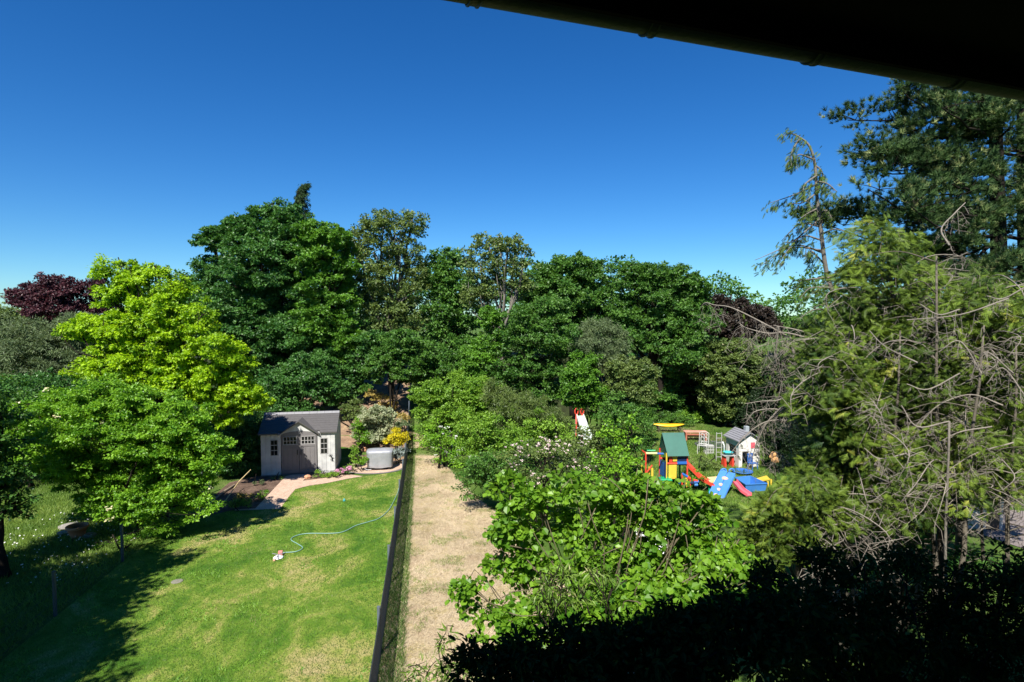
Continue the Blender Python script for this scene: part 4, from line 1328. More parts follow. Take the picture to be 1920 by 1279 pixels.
for x_ in (-.22, .22):
    m = MB(); m.tube([(x_, -.22, 0), (x_, -.22, .45)], .016, 7); m.build('leg', WM, gc)
q = gnd(1329, 851); 
sb = thing('planter_stand', 'low white lattice planter beside the white garden chair', 'planter', (q[0], q[1], 0), .0)
m = MB()
for x_ in np.linspace(-.2, .2, 6): m.box(x_ - .012, x_ + .012, -.1, -.09, 0, .4)
for x_ in np.linspace(-.2, .2, 6): m.box(x_ - .012, x_ + .012, .1, .11, 0, .4)
for z_ in (.05, .2, .35): m.box(-.22, .22, -.106, -.0905, z_, z_ + .03)
m.box(-.22, .22, -.12, .12, .401, .43); m.build('lattice', WM, sb)

# sunken round pond / trampoline, seen as a dark oval
q = gnd(1333, 838)
m = MB(); m.lathe([(1.0, 0), (1.02, .06), (.94, .07), (.9, .03), (.001, .025)], 36, (0, 0, 0))
o = m.build('sand_pit', solid('slate_dark', (.07, .075, .085), .8, .2, 4)); o.location = (q[0] + .3, q[1] + .3, .01); o.scale = (1.0, .8, 1)
tag(o, 'dark round pit with a low rim behind the white garden chair', 'pit')

# red and white small slide in the hedge
rq = at(1086, 800, 27.0)
rs_ = thing('small_slide', 'small toy slide with red handles and pale chute sticking out of the hedge', 'slide', (rq[0], 27.0, 0), .15)
for s in (-1, 1):
    m = MB(); cx_ = s * .14
    m.tube([(cx_ + .075 * math.cos(a), 0, 2.18 + .15 * math.sin(a)) for a in np.linspace(-1.57, 4.71, 20)], .032, 8)
    m.tube([(cx_, .05, .1), (cx_, .02, 1.2), (cx_, 0, 2.02)], .04, 8); m.build('handle', PR, rs_, smooth=True)
m = MB(); m.hexa([(.0, -.9, 1.0), (.36, -.9, 1.0), (.18, -.05, 1.92), (-.12, -.05, 1.92), (.0, -.9, 1.06), (.36, -.9, 1.06), (.18, -.05, 1.98), (-.12, -.05, 1.98)])
m.hexa([(-.03, -.9, 1.0), (.0, -.9, 1.0), (-.12, -.05, 1.92), (-.15, -.05, 1.92), (-.03, -.9, 1.16), (.0, -.9, 1.16), (-.12, -.05, 2.06), (-.15, -.05, 2.06)])
m.hexa([(.36, -.9, 1.0), (.39, -.9, 1.0), (.21, -.05, 1.92), (.18, -.05, 1.92), (.36, -.9, 1.16), (.39, -.9, 1.16), (.21, -.05, 2.06), (.18, -.05, 2.06)])
m.build('chute', solid('chute_pale', (.6, .68, .62), .4, .05), rs_)
m = MB()
for z_ in (.3, .65, 1.0, 1.35, 1.7): m.box(-.14, .14, .0, .06, z_, z_ + .05)
m.tube([(-.14, .3, 0), (-.14, .05, 1.9)], .03, 7); m.tube([(.14, .3, 0), (.14, .05, 1.9)], .03, 7); m.build('ladder', WHT, rs_)

# white garden chairs half hidden behind the hazel
def plastic_chair(px, py, d, rz, label):
    q = at(px, py, d)
    r_ = thing('plastic_chair', label, 'chair', (q[0], d, 0), rz, 'white plastic chairs behind the hazel')
    m = MB(); m.box(-.22, .22, -.22, .2, .4, .43, .01); m.build('seat', WHT, r_)
    m = MB()
    for x_ in (-.17, -.085, 0, .085, .17): m.hexa([(x_ - .03, .19, .431), (x_ + .03, .19, .431), (x_ + .03, .21, .431), (x_ - .03, .21, .431), (x_ - .03, .27, .85), (x_ + .03, .27, .85), (x_ + .03, .29, .85), (x_ - .03, .29, .85)])
    m.box(-.23, .23, .268, .3, .851, .92, .01); m.build('backrest', WHT, r_)
    for x_ in (-.24, .24):
        m = MB(); m.box(x_ - .025, x_ + .025, -.2, .26, .62, .65, .006); m.build('armrest', WHT, r_)
        for y_ in (-.19, .18):
            m = MB(); m.tube([(x_ * 1.05, y_ * 1.15, 0), (x_, y_, .62)], .022, 7); m.build('leg', WHT, r_)
plastic_chair(1215, 915, 16.0, .5, 'white plastic garden chair glimpsed through the hazel leaves, left one of two')
plastic_chair(1236, 930, 15.2, -.4, 'white plastic garden chair glimpsed through the hazel leaves, right one of two')

# white outbuilding far right behind the conifers
q = at(1872, 975, 17.5)
ob = thing('outbuilding', 'white rendered outbuilding wall glimpsed between the conifer trunks', 'outbuilding', (q[0], 17.6, 0), -.25)
m = MB(); m.box(-.75, .2, 0, 1.5, 0, 1.25, .02); m.build('wall', solid('white_render', (.6, .56, .55), .9, .12, 3, bump=.3), ob)
m = MB(); m.hexa([(-.85, -.15, 1.253), (.3, -.15, 1.253), (.3, 1.6, 1.253), (-.85, 1.6, 1.253), (-.85, -.15, 1.31), (.3, -.15, 1.31), (.3, 1.6, 1.5), (-.85, 1.6, 1.5)]); m.build('roof', TILE, ob)
m = MB(); m.box(-.25, .1, -.012, -.001, .0, 1.05); m.build('door', solid('door_brown', (.12, .07, .05), .7), ob)
q = gnd(1806, 985)
m = MB(); m.lathe([(.001, 0), (.15, 0), (.22, .3), (.25, .3), (.26, .37), (.22, .37), (.2, .3), (.001, .25)], 24, (q[0], q[1], 0))
tag(m.build('flower_pot', TERR, smooth=True), 'reddish pot on the grass far right between the conifer trunks', 'flower pot')

# ------------------------------------------------------------------ vegetation
L_DARK = leafmat('leaf_dark_maple', (.018, .085, .016), (.1, .24, .045), .28, .42, spec=.4)
L_MID = leafmat('leaf_mid_green', (.026, .1, .014), (.125, .265, .04), .3, .45)
L_FRESH = leafmat('leaf_fresh_green', (.04, .13, .012), (.15, .33, .03), .34, .45)
L_OLIVE = leafmat('leaf_olive', (.05, .1, .022), (.19, .26, .065), .28, .45)
L_GREYG = leafmat('leaf_grey_green', (.06, .1, .04), (.2, .27, .12), .22, .5)
L_GOLD = leafmat('leaf_golden', (.12, .28, .006), (.44, .66, .015), .4, .45, tcol=(1.2, 1.15, .4))
L_BRIGHT = leafmat('leaf_bright_green', (.055, .19, .01), (.27, .5, .035), .38, .42)
L_LIME = leafmat('leaf_lime', (.07, .19, .012), (.26, .44, .05), .35, .45)
L_PURPLE = leafmat('leaf_purple', (.025, .01, .014), (.11, .035, .045), .2, .5, tcol=(1.3, .8, .9))
L_PURD = leafmat('leaf_dark_purple', (.014, .012, .009), (.05, .034, .024), .15, .5, tcol=(1.3, .8, .8))
L_HAZEL = leafmat('leaf_hazel', (.06, .18, .012), (.22, .4, .03), .42, .42)
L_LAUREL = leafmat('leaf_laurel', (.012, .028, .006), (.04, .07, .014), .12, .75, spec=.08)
L_PINE = leafmat('needle_pine', (.01, .034, .012), (.085, .15, .045), .12, .55, third=(.26, .3, .12), spec=.15, tcol=(1, 1, .6))
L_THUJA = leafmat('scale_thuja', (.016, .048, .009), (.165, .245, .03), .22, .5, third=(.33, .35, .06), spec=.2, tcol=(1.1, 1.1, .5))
L_VARI = leafmat('leaf_variegated', (.12, .18, .07), (.5, .53, .34), .25, .5)
L_YEL = leafmat('leaf_yellow', (.4, .36, .01), (.78, .68, .02), .3, .5, tcol=(1.1, 1.0, .4))
L_SILV = leafmat('leaf_silver', (.2, .26, .24), (.42, .48, .47), .2, .6)
L_DRYG = leafmat('leaf_dry_gold', (.25, .22, .05), (.55, .42, .12), .25, .6)
F_CREAM = leafmat('petal_cream', (.55, .5, .28), (.8, .75, .5), .2, .6, tcol=(1, 1, .8))
F_PINKW = leafmat('petal_pink_white', (.62, .42, .42), (.85, .76, .72), .2, .6, tcol=(1, .9, .9))
F_WHITE = leafmat('petal_white', (.7, .7, .66), (.85, .85, .8), .2, .6, tcol=(1, 1, 1))
F_PINK = leafmat('petal_pink', (.6, .2, .4), (.8, .45, .6), .2, .6, tcol=(1, .8, .9))

BR = 'broadleaf trees on the bank behind the gardens'
# far backdrop of trees, low
farx = [(-13, 52), (-60, 54), (40, 53), (-36, 55)]
k = 0
for (x, y, hh, r, lab, mt) in ((-52, 50, 5.5, 3.6, 'distant green tree low behind the purple tree at the left edge', L_MID), (-45, 53, 6.0, 3.8, 'distant round tree behind the olive shrubs at far left', L_OLIVE),
                               (-31, 52, 9, 4.2, 'dense green tree behind the golden tree', L_MID), (-22, 51, 9.5, 4.4, 'dense dark tree behind the big dark maple', L_DARK), (-14, 52, 9.8, 4.3, 'dense tree behind the airy olive tree', L_MID),
                               (-6, 51, 9.3, 4.3, 'dense tree behind the two grey trunked trees', L_DARK), (2, 52, 9.3, 4.3, 'dense tree behind the domed green tree', L_MID), (10, 51, 9.3, 4.4, 'dense tree behind the right hand dark broadleaf', L_DARK),
                               (19, 52, 8.2, 4.3, 'leafy green tree showing right of the dark purple tree', L_MID), (27, 50, 8.0, 4.3, 'leafy green tree behind the drooping conifer', L_MID), (36, 50, 8.6, 4.5, 'green tree behind the foot of the dark pine', L_DARK), (44, 46, 9.0, 4.5, 'green tree behind the pine at right edge', L_DARK)):
    z0 = float(hgt(x, y))
    tree('broadleaf_tree', lab, 'tree', y, 0, [], mt, 'distant trees behind the wood', leaf=.3, R=.75, per=30, dens=1.15,
         world_lobes=[((x - r * .45, y, z0 + hh * .36), (r * .75, r * .7, hh * .34)), ((x + r * .5, y + .5, z0 + hh * .34), (r * .7, r * .7, hh * .33)), ((x, y, z0 + hh * .68 - .6), (r * .72, r * .7, hh * .3))],
         base_xy=(x, y), trunk_r=.2, back=.3, twigs=1)

tree('plum_tree', 'purple leaved tree rising above the hedges at the far left', 'tree', 36, 118, [(60, 560, 34, 24), (110, 545, 45, 30), (165, 552, 42, 30), (45, 545, 18, 10), (190, 580, 28, 25), (110, 585, 60, 30), (30, 555, 14, 8)], L_PURPLE,
     'purple leaved trees', R=.42, per=48, dens=1.2, trunk_r=.14, twigs=4)
tree('willow_shrub', 'grey green bushy tree below the purple tree at the left edge', 'tree', 27, 70, [(60, 640, 60, 42), (120, 650, 50, 40), (0, 660, 50, 60), (60, 700, 90, 45), (150, 610, 40, 22), (170, 690, 40, 40), (-60, 680, 50, 70)], L_GREYG, R=.4, per=60, dens=1.2, tmpl=T_LANCE, leaf=.19, trunk_r=.1, stems=2)
tree('broadleaf_tree', 'small green treetop cut by the left edge of the picture', 'tree', 30, 0, [(10, 600, 26, 22), (-20, 640, 50, 50), (30, 620, 18, 18)], L_OLIVE, R=.4, per=45, trunk_r=.1)
tree('shrub', 'dark green shrub in shade below the grey green tree at left', 'shrub', 22, 60, [(60, 745, 60, 45), (0, 760, 60, 60), (120, 760, 50, 45), (-60, 790, 60, 70), (60, 800, 70, 50)], L_DARK, R=.38, per=50, trunk_r=.07, shrub=True, stems=3, leaf=.11)

# golden tree
gold = [(205, 512, 26, 26), (255, 528, 30, 32), (292, 530, 22, 28), (325, 548, 20, 26), (355, 570, 26, 32), (230, 560, 40, 30), (300, 580, 50, 36), (180, 618, 50, 24), (245, 615, 55, 35), (140, 612, 24, 14), (320, 620, 50, 36), (380, 600, 26, 30),
        (240, 655, 60, 30), (330, 670, 60, 38), (395, 660, 50, 40), (430, 690, 38, 38), (390, 720, 62, 40), (450, 745, 42, 32), (340, 720, 55, 40), (270, 700, 60, 35), (200, 690, 50, 25), (475, 760, 24, 20), (418, 775, 44, 26), (150, 695, 26, 14), (222, 493, 9, 14), (252, 500, 9, 14), (292, 508, 8, 14), (318, 520, 7, 16), (345, 525, 7, 14), (190, 505, 12, 10), (460, 735, 30, 22), (485, 755, 16, 14), (130, 610, 14, 8)]
tree('golden_maple', 'bright yellow green maple between the left hedges and the shed', 'tree', 21, 330, gold, L_GOLD, R=.34, per=78, dens=1.0, leaf=.12, tmpl=T_MAPLE, trunk_r=.1, inner=.3, twigs=2, flat=.75, droop=.5, basedepth=22)

elder = [(200, 740, 70, 30), (120, 760, 60, 30), (260, 760, 70, 35), (160, 800, 90, 45), (70, 810, 50, 30), (280, 820, 80, 50), (60, 860, 50, 35), (340, 790, 50, 40), (140, 870, 70, 45), (230, 880, 75, 55), (330, 870, 60, 50), (390, 850, 40, 45), (200, 930, 45, 40), (270, 940, 55, 35), (340, 920, 50, 30), (60, 770, 40, 20), (235, 965, 40, 30), (300, 975, 50, 25), (370, 950, 40, 22)]
tree('elder_bush', 'large green elder bush with a few cream flower heads left of the lawn', 'shrub', 17, 270, elder, L_BRIGHT, R=.32, per=80, dens=1.35, leaf=.092, trunk_r=.06, shrub=True, stems=4, flat=.5, flowers=(F_CREAM, 22, .11, T_ROUND), basedepth=18)
tree('shrub', 'dark shaded shrub between the elder bush and the garden bed', 'shrub', 24.0, 420, [(400, 900, 45, 40), (440, 860, 40, 45), (360, 930, 40, 30), (455, 810, 30, 40), (420, 820, 40, 40)], L_DARK, R=.34, per=52, trunk_r=.06, shrub=True, stems=3, leaf=.1)
tree('left_edge_tree', 'broadleaf tree with a dark trunk at the very left edge', 'tree', 14.5, -3, [(-2, 885, 38, 32), (36, 940, 28, 22), (-30, 900, 60, 60), (5, 840, 30, 40), (-60, 820, 70, 80), (30, 965, 26, 16), (-30, 760, 50, 60)], L_MID, R=.28, per=50, leaf=.09, trunk_r=.15, basedepth=14.5)
# the tree beyond the left edge that shades the near left lawn
tree('shade_tree', 'big broadleaf tree standing just outside the left edge, shading the lawn corner', 'tree', 6, 0, [], L_DARK, R=.42, per=85, dens=2.2, leaf=.15, trunk_r=.22, base_xy=(-12.6, 7.6), back=.9,
     world_lobes=[((-11.8, 7.5, 6.2), (1.6, 1.6, 1.3)), ((-12.1, 9.0, 7.0), (1.5, 1.5, 1.2)), ((-11.0, 5.6, 6.4), (1.6, 1.6, 1.3)), ((-10.8, 4.2, 7.4), (1.6, 1.5, 1.2)), ((-12.0, 5.2, 4.2), (2.6, 2.6, 1.6)), ((-13.2, 7.6, 4.6), (2.3, 2.3, 1.7)), ((-11.6, 7.0, 3.4), (1.7, 1.7, 1.0)), ((-12.9, 4.0, 6.3), (2.6, 2.8, 1.8)), ((-14.8, 8.4, 5.6), (2.4, 2.2, 1.9)), ((-13.8, 5.6, 7.4), (2.4, 2.4, 1.4)), ((-10.6, 4.3, 3.0), (1.7, 1.7, 1.0)), ((-15.5, 10.2, 4.2), (1.9, 1.9, 1.5)), ((-11.4, 3.0, 5.6), (2.2, 2.0, 1.7))])

# big dark maples
tree('maple_tree', 'tallest dark green maple left of centre', 'tree', 34, 560, [(418, 440, 40, 16), (395, 455, 26, 16), (450, 422, 34, 14), (512, 388, 26, 12), (498, 412, 40, 22), (545, 412, 28, 24), (535, 440, 34, 26), (470, 455, 46, 32), (540, 450, 56, 42), (500, 500, 80, 50), (420, 510, 55, 34), (390, 550, 45, 30), (430, 580, 70, 50), (530, 560, 75, 55), (480, 630, 85, 60), (560, 640, 60, 55), (400, 620, 45, 45), (500, 700, 70, 50)], L_DARK, BR, R=.5, per=62, dens=1.2, tmpl=T_MAPLE, leaf=.19, trunk_r=.3)
tree('maple_tree', 'rounded mid green maple right of the tallest one', 'tree', 33, 610, [(595, 440, 40, 22), (625, 450, 34, 26), (600, 480, 50, 40), (640, 500, 34, 40), (610, 540, 50, 45), (645, 575, 34, 40), (600, 610, 50, 50), (650, 640, 40, 40)], L_FRESH, BR, R=.46, per=56, dens=1.1, tmpl=T_MAPLE, leaf=.18, trunk_r=.22)
tree('airy_tree', 'tall olive green airy tree with thin twigs above the bank shrubs', 'tree', 35, 735, [(720, 425, 50, 24), (765, 425, 34, 26), (675, 450, 34, 24), (700, 480, 50, 36), (765, 480, 36, 36), (735, 530, 65, 40), (690, 545, 38, 40), (775, 540, 34, 34), (720, 590, 50, 40), (770, 600, 38, 36), (720, 400, 16, 8), (775, 405, 14, 8)], L_OLIVE, BR, R=.42, per=34, dens=.9, leaf=.17, trunk_r=.2, bark=BARKG, twigs=6, inner=.2)
tree('broadleaf_tree', 'leafy tree between the airy olive tree and the grey trunked one', 'tree', 36, 838, [(838, 492, 36, 22), (825, 530, 30, 30), (855, 540, 36, 34), (835, 590, 42, 42), (870, 610, 36, 40), (830, 655, 45, 40)], L_MID, BR, R=.46, per=48, dens=1.0, leaf=.19, trunk_r=.2)
tree('airy_tree', 'sparse tree with clearly visible grey forked trunks near the centre', 'tree', 33, 926, [(915, 462, 36, 18), (955, 465, 34, 18), (880, 475, 22, 14), (985, 480, 20, 18), (900, 500, 36, 26), (950, 510, 44, 28), (915, 545, 40, 22), (975, 540, 26, 22), (890, 560, 30, 20), (935, 450, 14, 8), (965, 450, 10, 8)], L_OLIVE, BR, R=.4, per=30, dens=.72, leaf=.17, trunk_r=.17, bark=BARKG, twigs=8, inner=.15, stems=2)
tree('broadleaf_tree', 'domed dark green tree right of the grey trunked one', 'tree', 37, 1075, [(1070, 510, 60, 30), (1110, 530, 46, 34), (1030, 530, 40, 30), (1060, 560, 70, 40), (1120, 580, 44, 40), (1000, 560, 34, 30), (1090, 620, 60, 40)], L_MID, BR, R=.48, per=56, dens=1.15, leaf=.19, trunk_r=.24)
tree('broadleaf_tree', 'wide dark broadleaf tree left of the dark purple one', 'tree', 35, 1235, [(1190, 510, 34, 16), (1220, 520, 36, 24), (1262, 525, 40, 26), (1295, 545, 34, 36), (1190, 545, 34, 30), (1245, 560, 55, 36), (1180, 590, 36, 34), (1290, 600, 46, 44), (1225, 620, 60, 40), (1270, 660, 60, 45), (1180, 640, 40, 35), (1310, 570, 18, 26)], L_MID, BR, R=.46, per=56, dens=1.15, tmpl=T_MAPLE, leaf=.17, trunk_r=.22, twigs=3)
tree('dark_tree', 'purple black tree behind the drooping dead branch', 'tree', 38, 1385, [(1345, 572, 26, 18), (1385, 582, 26, 20), (1420, 592, 26, 20), (1330, 600, 20, 28), (1380, 615, 40, 26), (1435, 620, 26, 26)], L_PURD, 'purple leaved trees', R=.46, per=52, dens=1.2, leaf=.19, trunk_r=.18)
tree('dark_tree', 'small purple black tree in the shade left of the cream flowered bush', 'tree', 37, 1300, [(1305, 690, 34, 40), (1290, 740, 30, 36), (1330, 740, 26, 36)], L_PURD, 'purple leaved trees', R=.4, per=48, leaf=.15, trunk_r=.1)

# spruce tip
sb0 = at(548, 395, 35.5)
sp_base = at(548, 700, 35.5)
sr = thing('spruce_tree', 'dark spruce whose leaning tip rises over the tallest maple', 'tree', (sp_base[0], 35.5, float(hgt(sp_base[0], 35.5))))
ax = [at(548, 640, 35.5), at(549, 470, 35.5), at(552, 410, 35.5), at(556, 375, 35.5), at(563, 352, 35.5), at(576, 345, 35.5)]
O = np.array(sr.location)
parts = []; axs = [np.array(a) - O for a in smooth_path(ax, 8)]
mbs = MB(); mbs.tube([np.array((0, 0, -.2))] + axs, [.22] + list(np.linspace(.2, .02, len(axs))), 8)
for i, a in enumerate(axs):
    t = i / len(axs); rr = .16 + .7 * (1 - t) + 1.9 * (1 - t) ** 1.8
    for k in range(9):
        an = RNG.uniform(0, 6.283); lean = .9 if t > .55 else 0
        dirv = np.array((math.cos(an) + lean, math.sin(an), -.25 - .35 * t)); dirv /= np.linalg.norm(dirv)
        ln = rr * RNG.uniform(.6, 1.1); tip = a + dirv * ln + np.array((0, 0, -.15 * ln))
        mbs.tube([a, (a + tip) / 2 + np.array((0, 0, .05)), tip], [.02, .014, .005], 4)
        n = int((16 * ln / .5 + 8) * (1 if t < .55 else .6))
        tt_ = RNG.random(n)[:, None]; pos = a + (tip - a) * tt_ + RNG.normal(size=(n, 3)) * .06
        v, f, tn = emit(T_FROND, pos, np.tile(dirv, (n, 1)) + RNG.normal(size=(n, 3)) * .35 + np.array((0, 0, -.5)), RNG.normal(size=(n, 3)) + np.array((0, 0, 1)), RNG.uniform(.14, .28, n) * (1 - .35 * t), RNG.random(n) * .5)
        parts.append((v, f, tn))
v, f, tn = join(parts); mesh_np('crown', v, f, L_PINE, sr, tn); mbs.build('trunk', BARK, sr)

for (lab, d, lobes) in (('tall dark shrub behind the golden maple on the left side', 25, [(130, 800, 60, 60), (190, 770, 60, 60), (100, 880, 60, 50), (170, 900, 60, 50)]),
                        ('tall dark shrub in the shade directly left of the shed', 26.5, [(450, 790, 50, 50), (400, 780, 50, 60), (470, 850, 30, 40), (420, 850, 50, 40)]),
                        ('dark shrub filling the shade under the golden maple', 24, [(280, 800, 70, 60), (340, 840, 60, 50), (260, 880, 60, 50), (320, 900, 50, 40)]),
                        ('dark hedge shrub far left behind the meadow', 24, [(20, 880, 70, 40), (90, 900, 60, 30), (-50, 880, 60, 60)])):
    tree('shrub', lab, 'shrub', d, lobes[0][0], lobes, L_DARK, 'dark undergrowth below the big trees', leaf=.13, R=.42, per=50, dens=1.2, trunk_r=.06, shrub=True, stems=3)
MG = 'bushes and small trees at the foot of the wood'
def bush(label, d, lobes, mt, R=.36, per=52, leaf=None, group=MG, dens=1.2, name='shrub', **kw):
    bx = float(np.mean([l[0] for l in lobes]))
    lf = leaf or max(.075, d * .0048)
    return tree(name, label, 'shrub', d, bx, lobes, mt, group, leaf=lf, R=R, per=per, dens=dens, trunk_r=kw.pop('trunk_r', .06), shrub=True, stems=kw.pop('stems', 3), twigs=kw.pop('twigs', 2), **kw)

bush('dark shrubs in deep shade behind the shed', 30, [(540, 720, 50, 40), (590, 700, 45, 40), (620, 735, 34, 24), (510, 760, 34, 34), (560, 770, 40, 20)], L_DARK, dens=1.0)
bush('shaded dark bush under the rounded maple', 33, [(660, 700, 40, 30), (620, 680, 45, 30), (700, 650, 40, 30)], L_DARK)
bush('rounded fresh green bush below the airy olive tree', 31, [(735, 665, 38, 26), (760, 690, 36, 30), (715, 690, 30, 26), (750, 640, 36, 24)], L_MID, tmpl=T_MAPLE)
bush('shaded green bush right of the fence end', 32, [(820, 700, 44, 30), (860, 690, 40, 34), (790, 670, 34, 30), (890, 660, 34, 34)], L_MID)
bush('tall bright green bush left of centre below the grey trunks', 29.5, [(905, 670, 36, 34), (935, 640, 30, 26), (900, 720, 36, 30), (920, 600, 24, 22)], L_FRESH)
bush('big domed green bush in the middle of the wood edge', 29, [(1000, 600, 48, 34), (1030, 580, 40, 26), (970, 640, 50, 34), (1040, 630, 46, 36), (1010, 680, 55, 36), (960, 700, 44, 34), (1050, 700, 44, 36), (1000, 740, 50, 30)], L_MID, R=.42, tmpl=T_MAPLE)
bush('grey green feathery bush among the greener ones', 28.5, [(1125, 625, 42, 22), (1110, 650, 40, 24), (1150, 650, 34, 26), (1130, 680, 44, 22)], L_GREYG, tmpl=T_LANCE, leaf=.19)
bush('lime green bush right of the big domed bush', 27.5, [(1095, 685, 30, 24), (1085, 710, 34, 30), (1105, 735, 30, 26), (1080, 750, 30, 20), (1115, 760, 26, 18)], L_FRESH)
bush('light olive shrub with reddish tips above the far lawn', 27.5, [(1170, 690, 40, 22), (1200, 700, 34, 24), (1160, 720, 34, 24), (1190, 740, 40, 24)], L_OLIVE)
bush('blue green shrub left of the kayak', 36, [(1225, 745, 40, 30), (1200, 775, 34, 24), (1240, 720, 34, 26), (1255, 755, 26, 26)], L_MID)
bush('dark bush under the wide broadleaf tree', 37, [(1265, 710, 40, 34), (1230, 690, 34, 30), (1290, 770, 34, 20)], L_DARK)
bush('maple seedling shrub in front of the blue green shrub', 22.5, [(1165, 780, 36, 24), (1185, 800, 26, 20), (1140, 790, 28, 24), (1170, 830, 34, 26), (1150, 750, 18, 18)], L_MID, tmpl=T_MAPLE)
bush('sunny lime hedge behind the kayak and timber table', 35.8, [(1285, 785, 24, 18), (1310, 790, 26, 16), (1335, 797, 26, 14), (1270, 775, 16, 14), (1355, 800, 16, 12)], L_LIME, leaf=.15)
bush('elder bush with cream blossom in front of the dark purple tree', 34.5, [(1350, 660, 40, 26), (1330, 690, 34, 30), (1385, 670, 40, 30), (1360, 710, 46, 34), (1400, 710, 36, 34), (1340, 745, 34, 24), (1400, 750, 40, 30), (1370, 770, 40, 24)], L_OLIVE, flowers=(F_CREAM, 80, .12, T_ROUND))
bush('bush behind the playhouse with tree shade painted into its leaves', 33, [(1430, 760, 40, 40), (1470, 720, 44, 50), (1450, 800, 40, 30), (1490, 790, 40, 50), (1500, 680, 40, 40), (1520, 640, 40, 40), (1410, 790, 30, 26), (1540, 740, 50, 60)], L_PAINT_SHADE)  # leaf colour carries the painted shade of the trees

PLG = 'weeds and small bushes on the play lawn'
bush('tall weeds between the play tower and the dark pit', 24.5, [(1310, 868, 22, 7), (1335, 872, 18, 7)], L_OLIVE, group=PLG, R=.2, leaf=.07, dens=.8)
bush('weeds growing against the foot of the play tower slide', 21.8, [(1300, 890, 22, 9), (1318, 900, 16, 8)], L_BRIGHT, group=PLG, R=.18, leaf=.07, dens=.8)
bush('dark low bush directly behind the kayak', 34.2, [(1235, 785, 22, 10), (1262, 783, 22, 10), (1285, 788, 14, 10)], L_MID, group=PLG, R=.26, leaf=.1)
bush('bush right of the playhouse with tree shade painted into its leaves', 24.5, [(1442, 850, 20, 28), (1475, 865, 26, 32), (1460, 820, 26, 30), (1500, 850, 34, 50)], L_PAINT_SHADE, group=PLG, R=.28, leaf=.09)  # same painted tree shade in the leaves here
bush('green shrub at the left rim of the play lawn', 25.5, [(1212, 815, 16, 18), (1205, 840, 16, 16), (1218, 795, 12, 12)], L_MID, group=PLG, R=.26, leaf=.09)
HG = 'hedge shrubs between the dry strip and the play lawn'
bush('pale green bramble mound at the far end of the dry strip', 27.5, [(850, 730, 52, 28), (805, 745, 36, 24), (895, 735, 44, 30), (820, 780, 44, 26), (870, 775, 46, 28), (920, 770, 40, 28), (850, 815, 46, 24), (805, 815, 24, 20)], L_LIME, group=HG, leaf=.12, dens=1.25)
bush('white flowering bramble low beside the dry strip', 25.0, [(808, 835, 24, 16), (835, 845, 28, 20), (860, 860, 28, 22), (820, 810, 24, 20)], L_BRIGHT, group=HG, leaf=.1, flowers=(F_WHITE, 30, .07, T_DIAMOND))
bush('olive green twiggy shrub behind the pale bramble', 25.0, [(960, 760, 44, 28), (1000, 775, 44, 26), (930, 740, 30, 26), (1040, 800, 36, 20), (980, 800, 50, 22)], L_OLIVE, group=HG, tmpl=T_LANCE, leaf=.17)
bush('yellowish green shrub left of the small toy slide', 24, [(1010, 790, 34, 18), (1045, 810, 30, 18), (975, 820, 40, 20), (1065, 830, 26, 18)], L_LIME, group=HG)
bush('light green bush right under the small toy slide', 23, [(1100, 815, 34, 20), (1130, 820, 30, 22), (1085, 840, 34, 16), (1120, 850, 40, 18)], L_OLIVE, group=HG)
bush('pale meadow-green mound in front of the bramble', 22.5, [(895, 815, 40, 24), (930, 800, 34, 22), (880, 850, 30, 24), (940, 835, 36, 22)], L_LIME, group=HG, leaf=.1)
bush('dark glossy green bush bulging over the dry strip', 19.5, [(905, 880, 40, 32), (940, 860, 36, 26), (900, 915, 36, 20), (945, 905, 40, 28), (975, 880, 36, 28), (990, 920, 40, 28)], L_MID, group=HG, leaf=.1)
bush('rose bush covered in pinkish white blossoms', 17.5, [(980, 855, 34, 22), (1030, 850, 40, 22), (1075, 855, 36, 20), (1000, 880, 50, 24), (1060, 885, 46, 24), (1020, 915, 46, 24)], L_OLIVE, group=HG, leaf=.09, flowers=(F_PINKW, 120, .045, T_ROUND))
bush('green shrub filling the gap right of the rose bush', 15.5, [(1120, 890, 40, 24), (1150, 870, 34, 20), (1090, 915, 40, 22), (1160, 910, 36, 24)], L_BRIGHT, group=HG, leaf=.09)
bush('slender maple sapling standing in the hedge left of the play tower', 16, [(1160, 800, 24, 16), (1185, 790, 18, 14), (1140, 815, 18, 14), (1175, 825, 30, 16), (1150, 850, 34, 16), (1185, 862, 20, 20)], L_BRIGHT, group=HG, tmpl=T_MAPLE, leaf=.1, dens=.8)

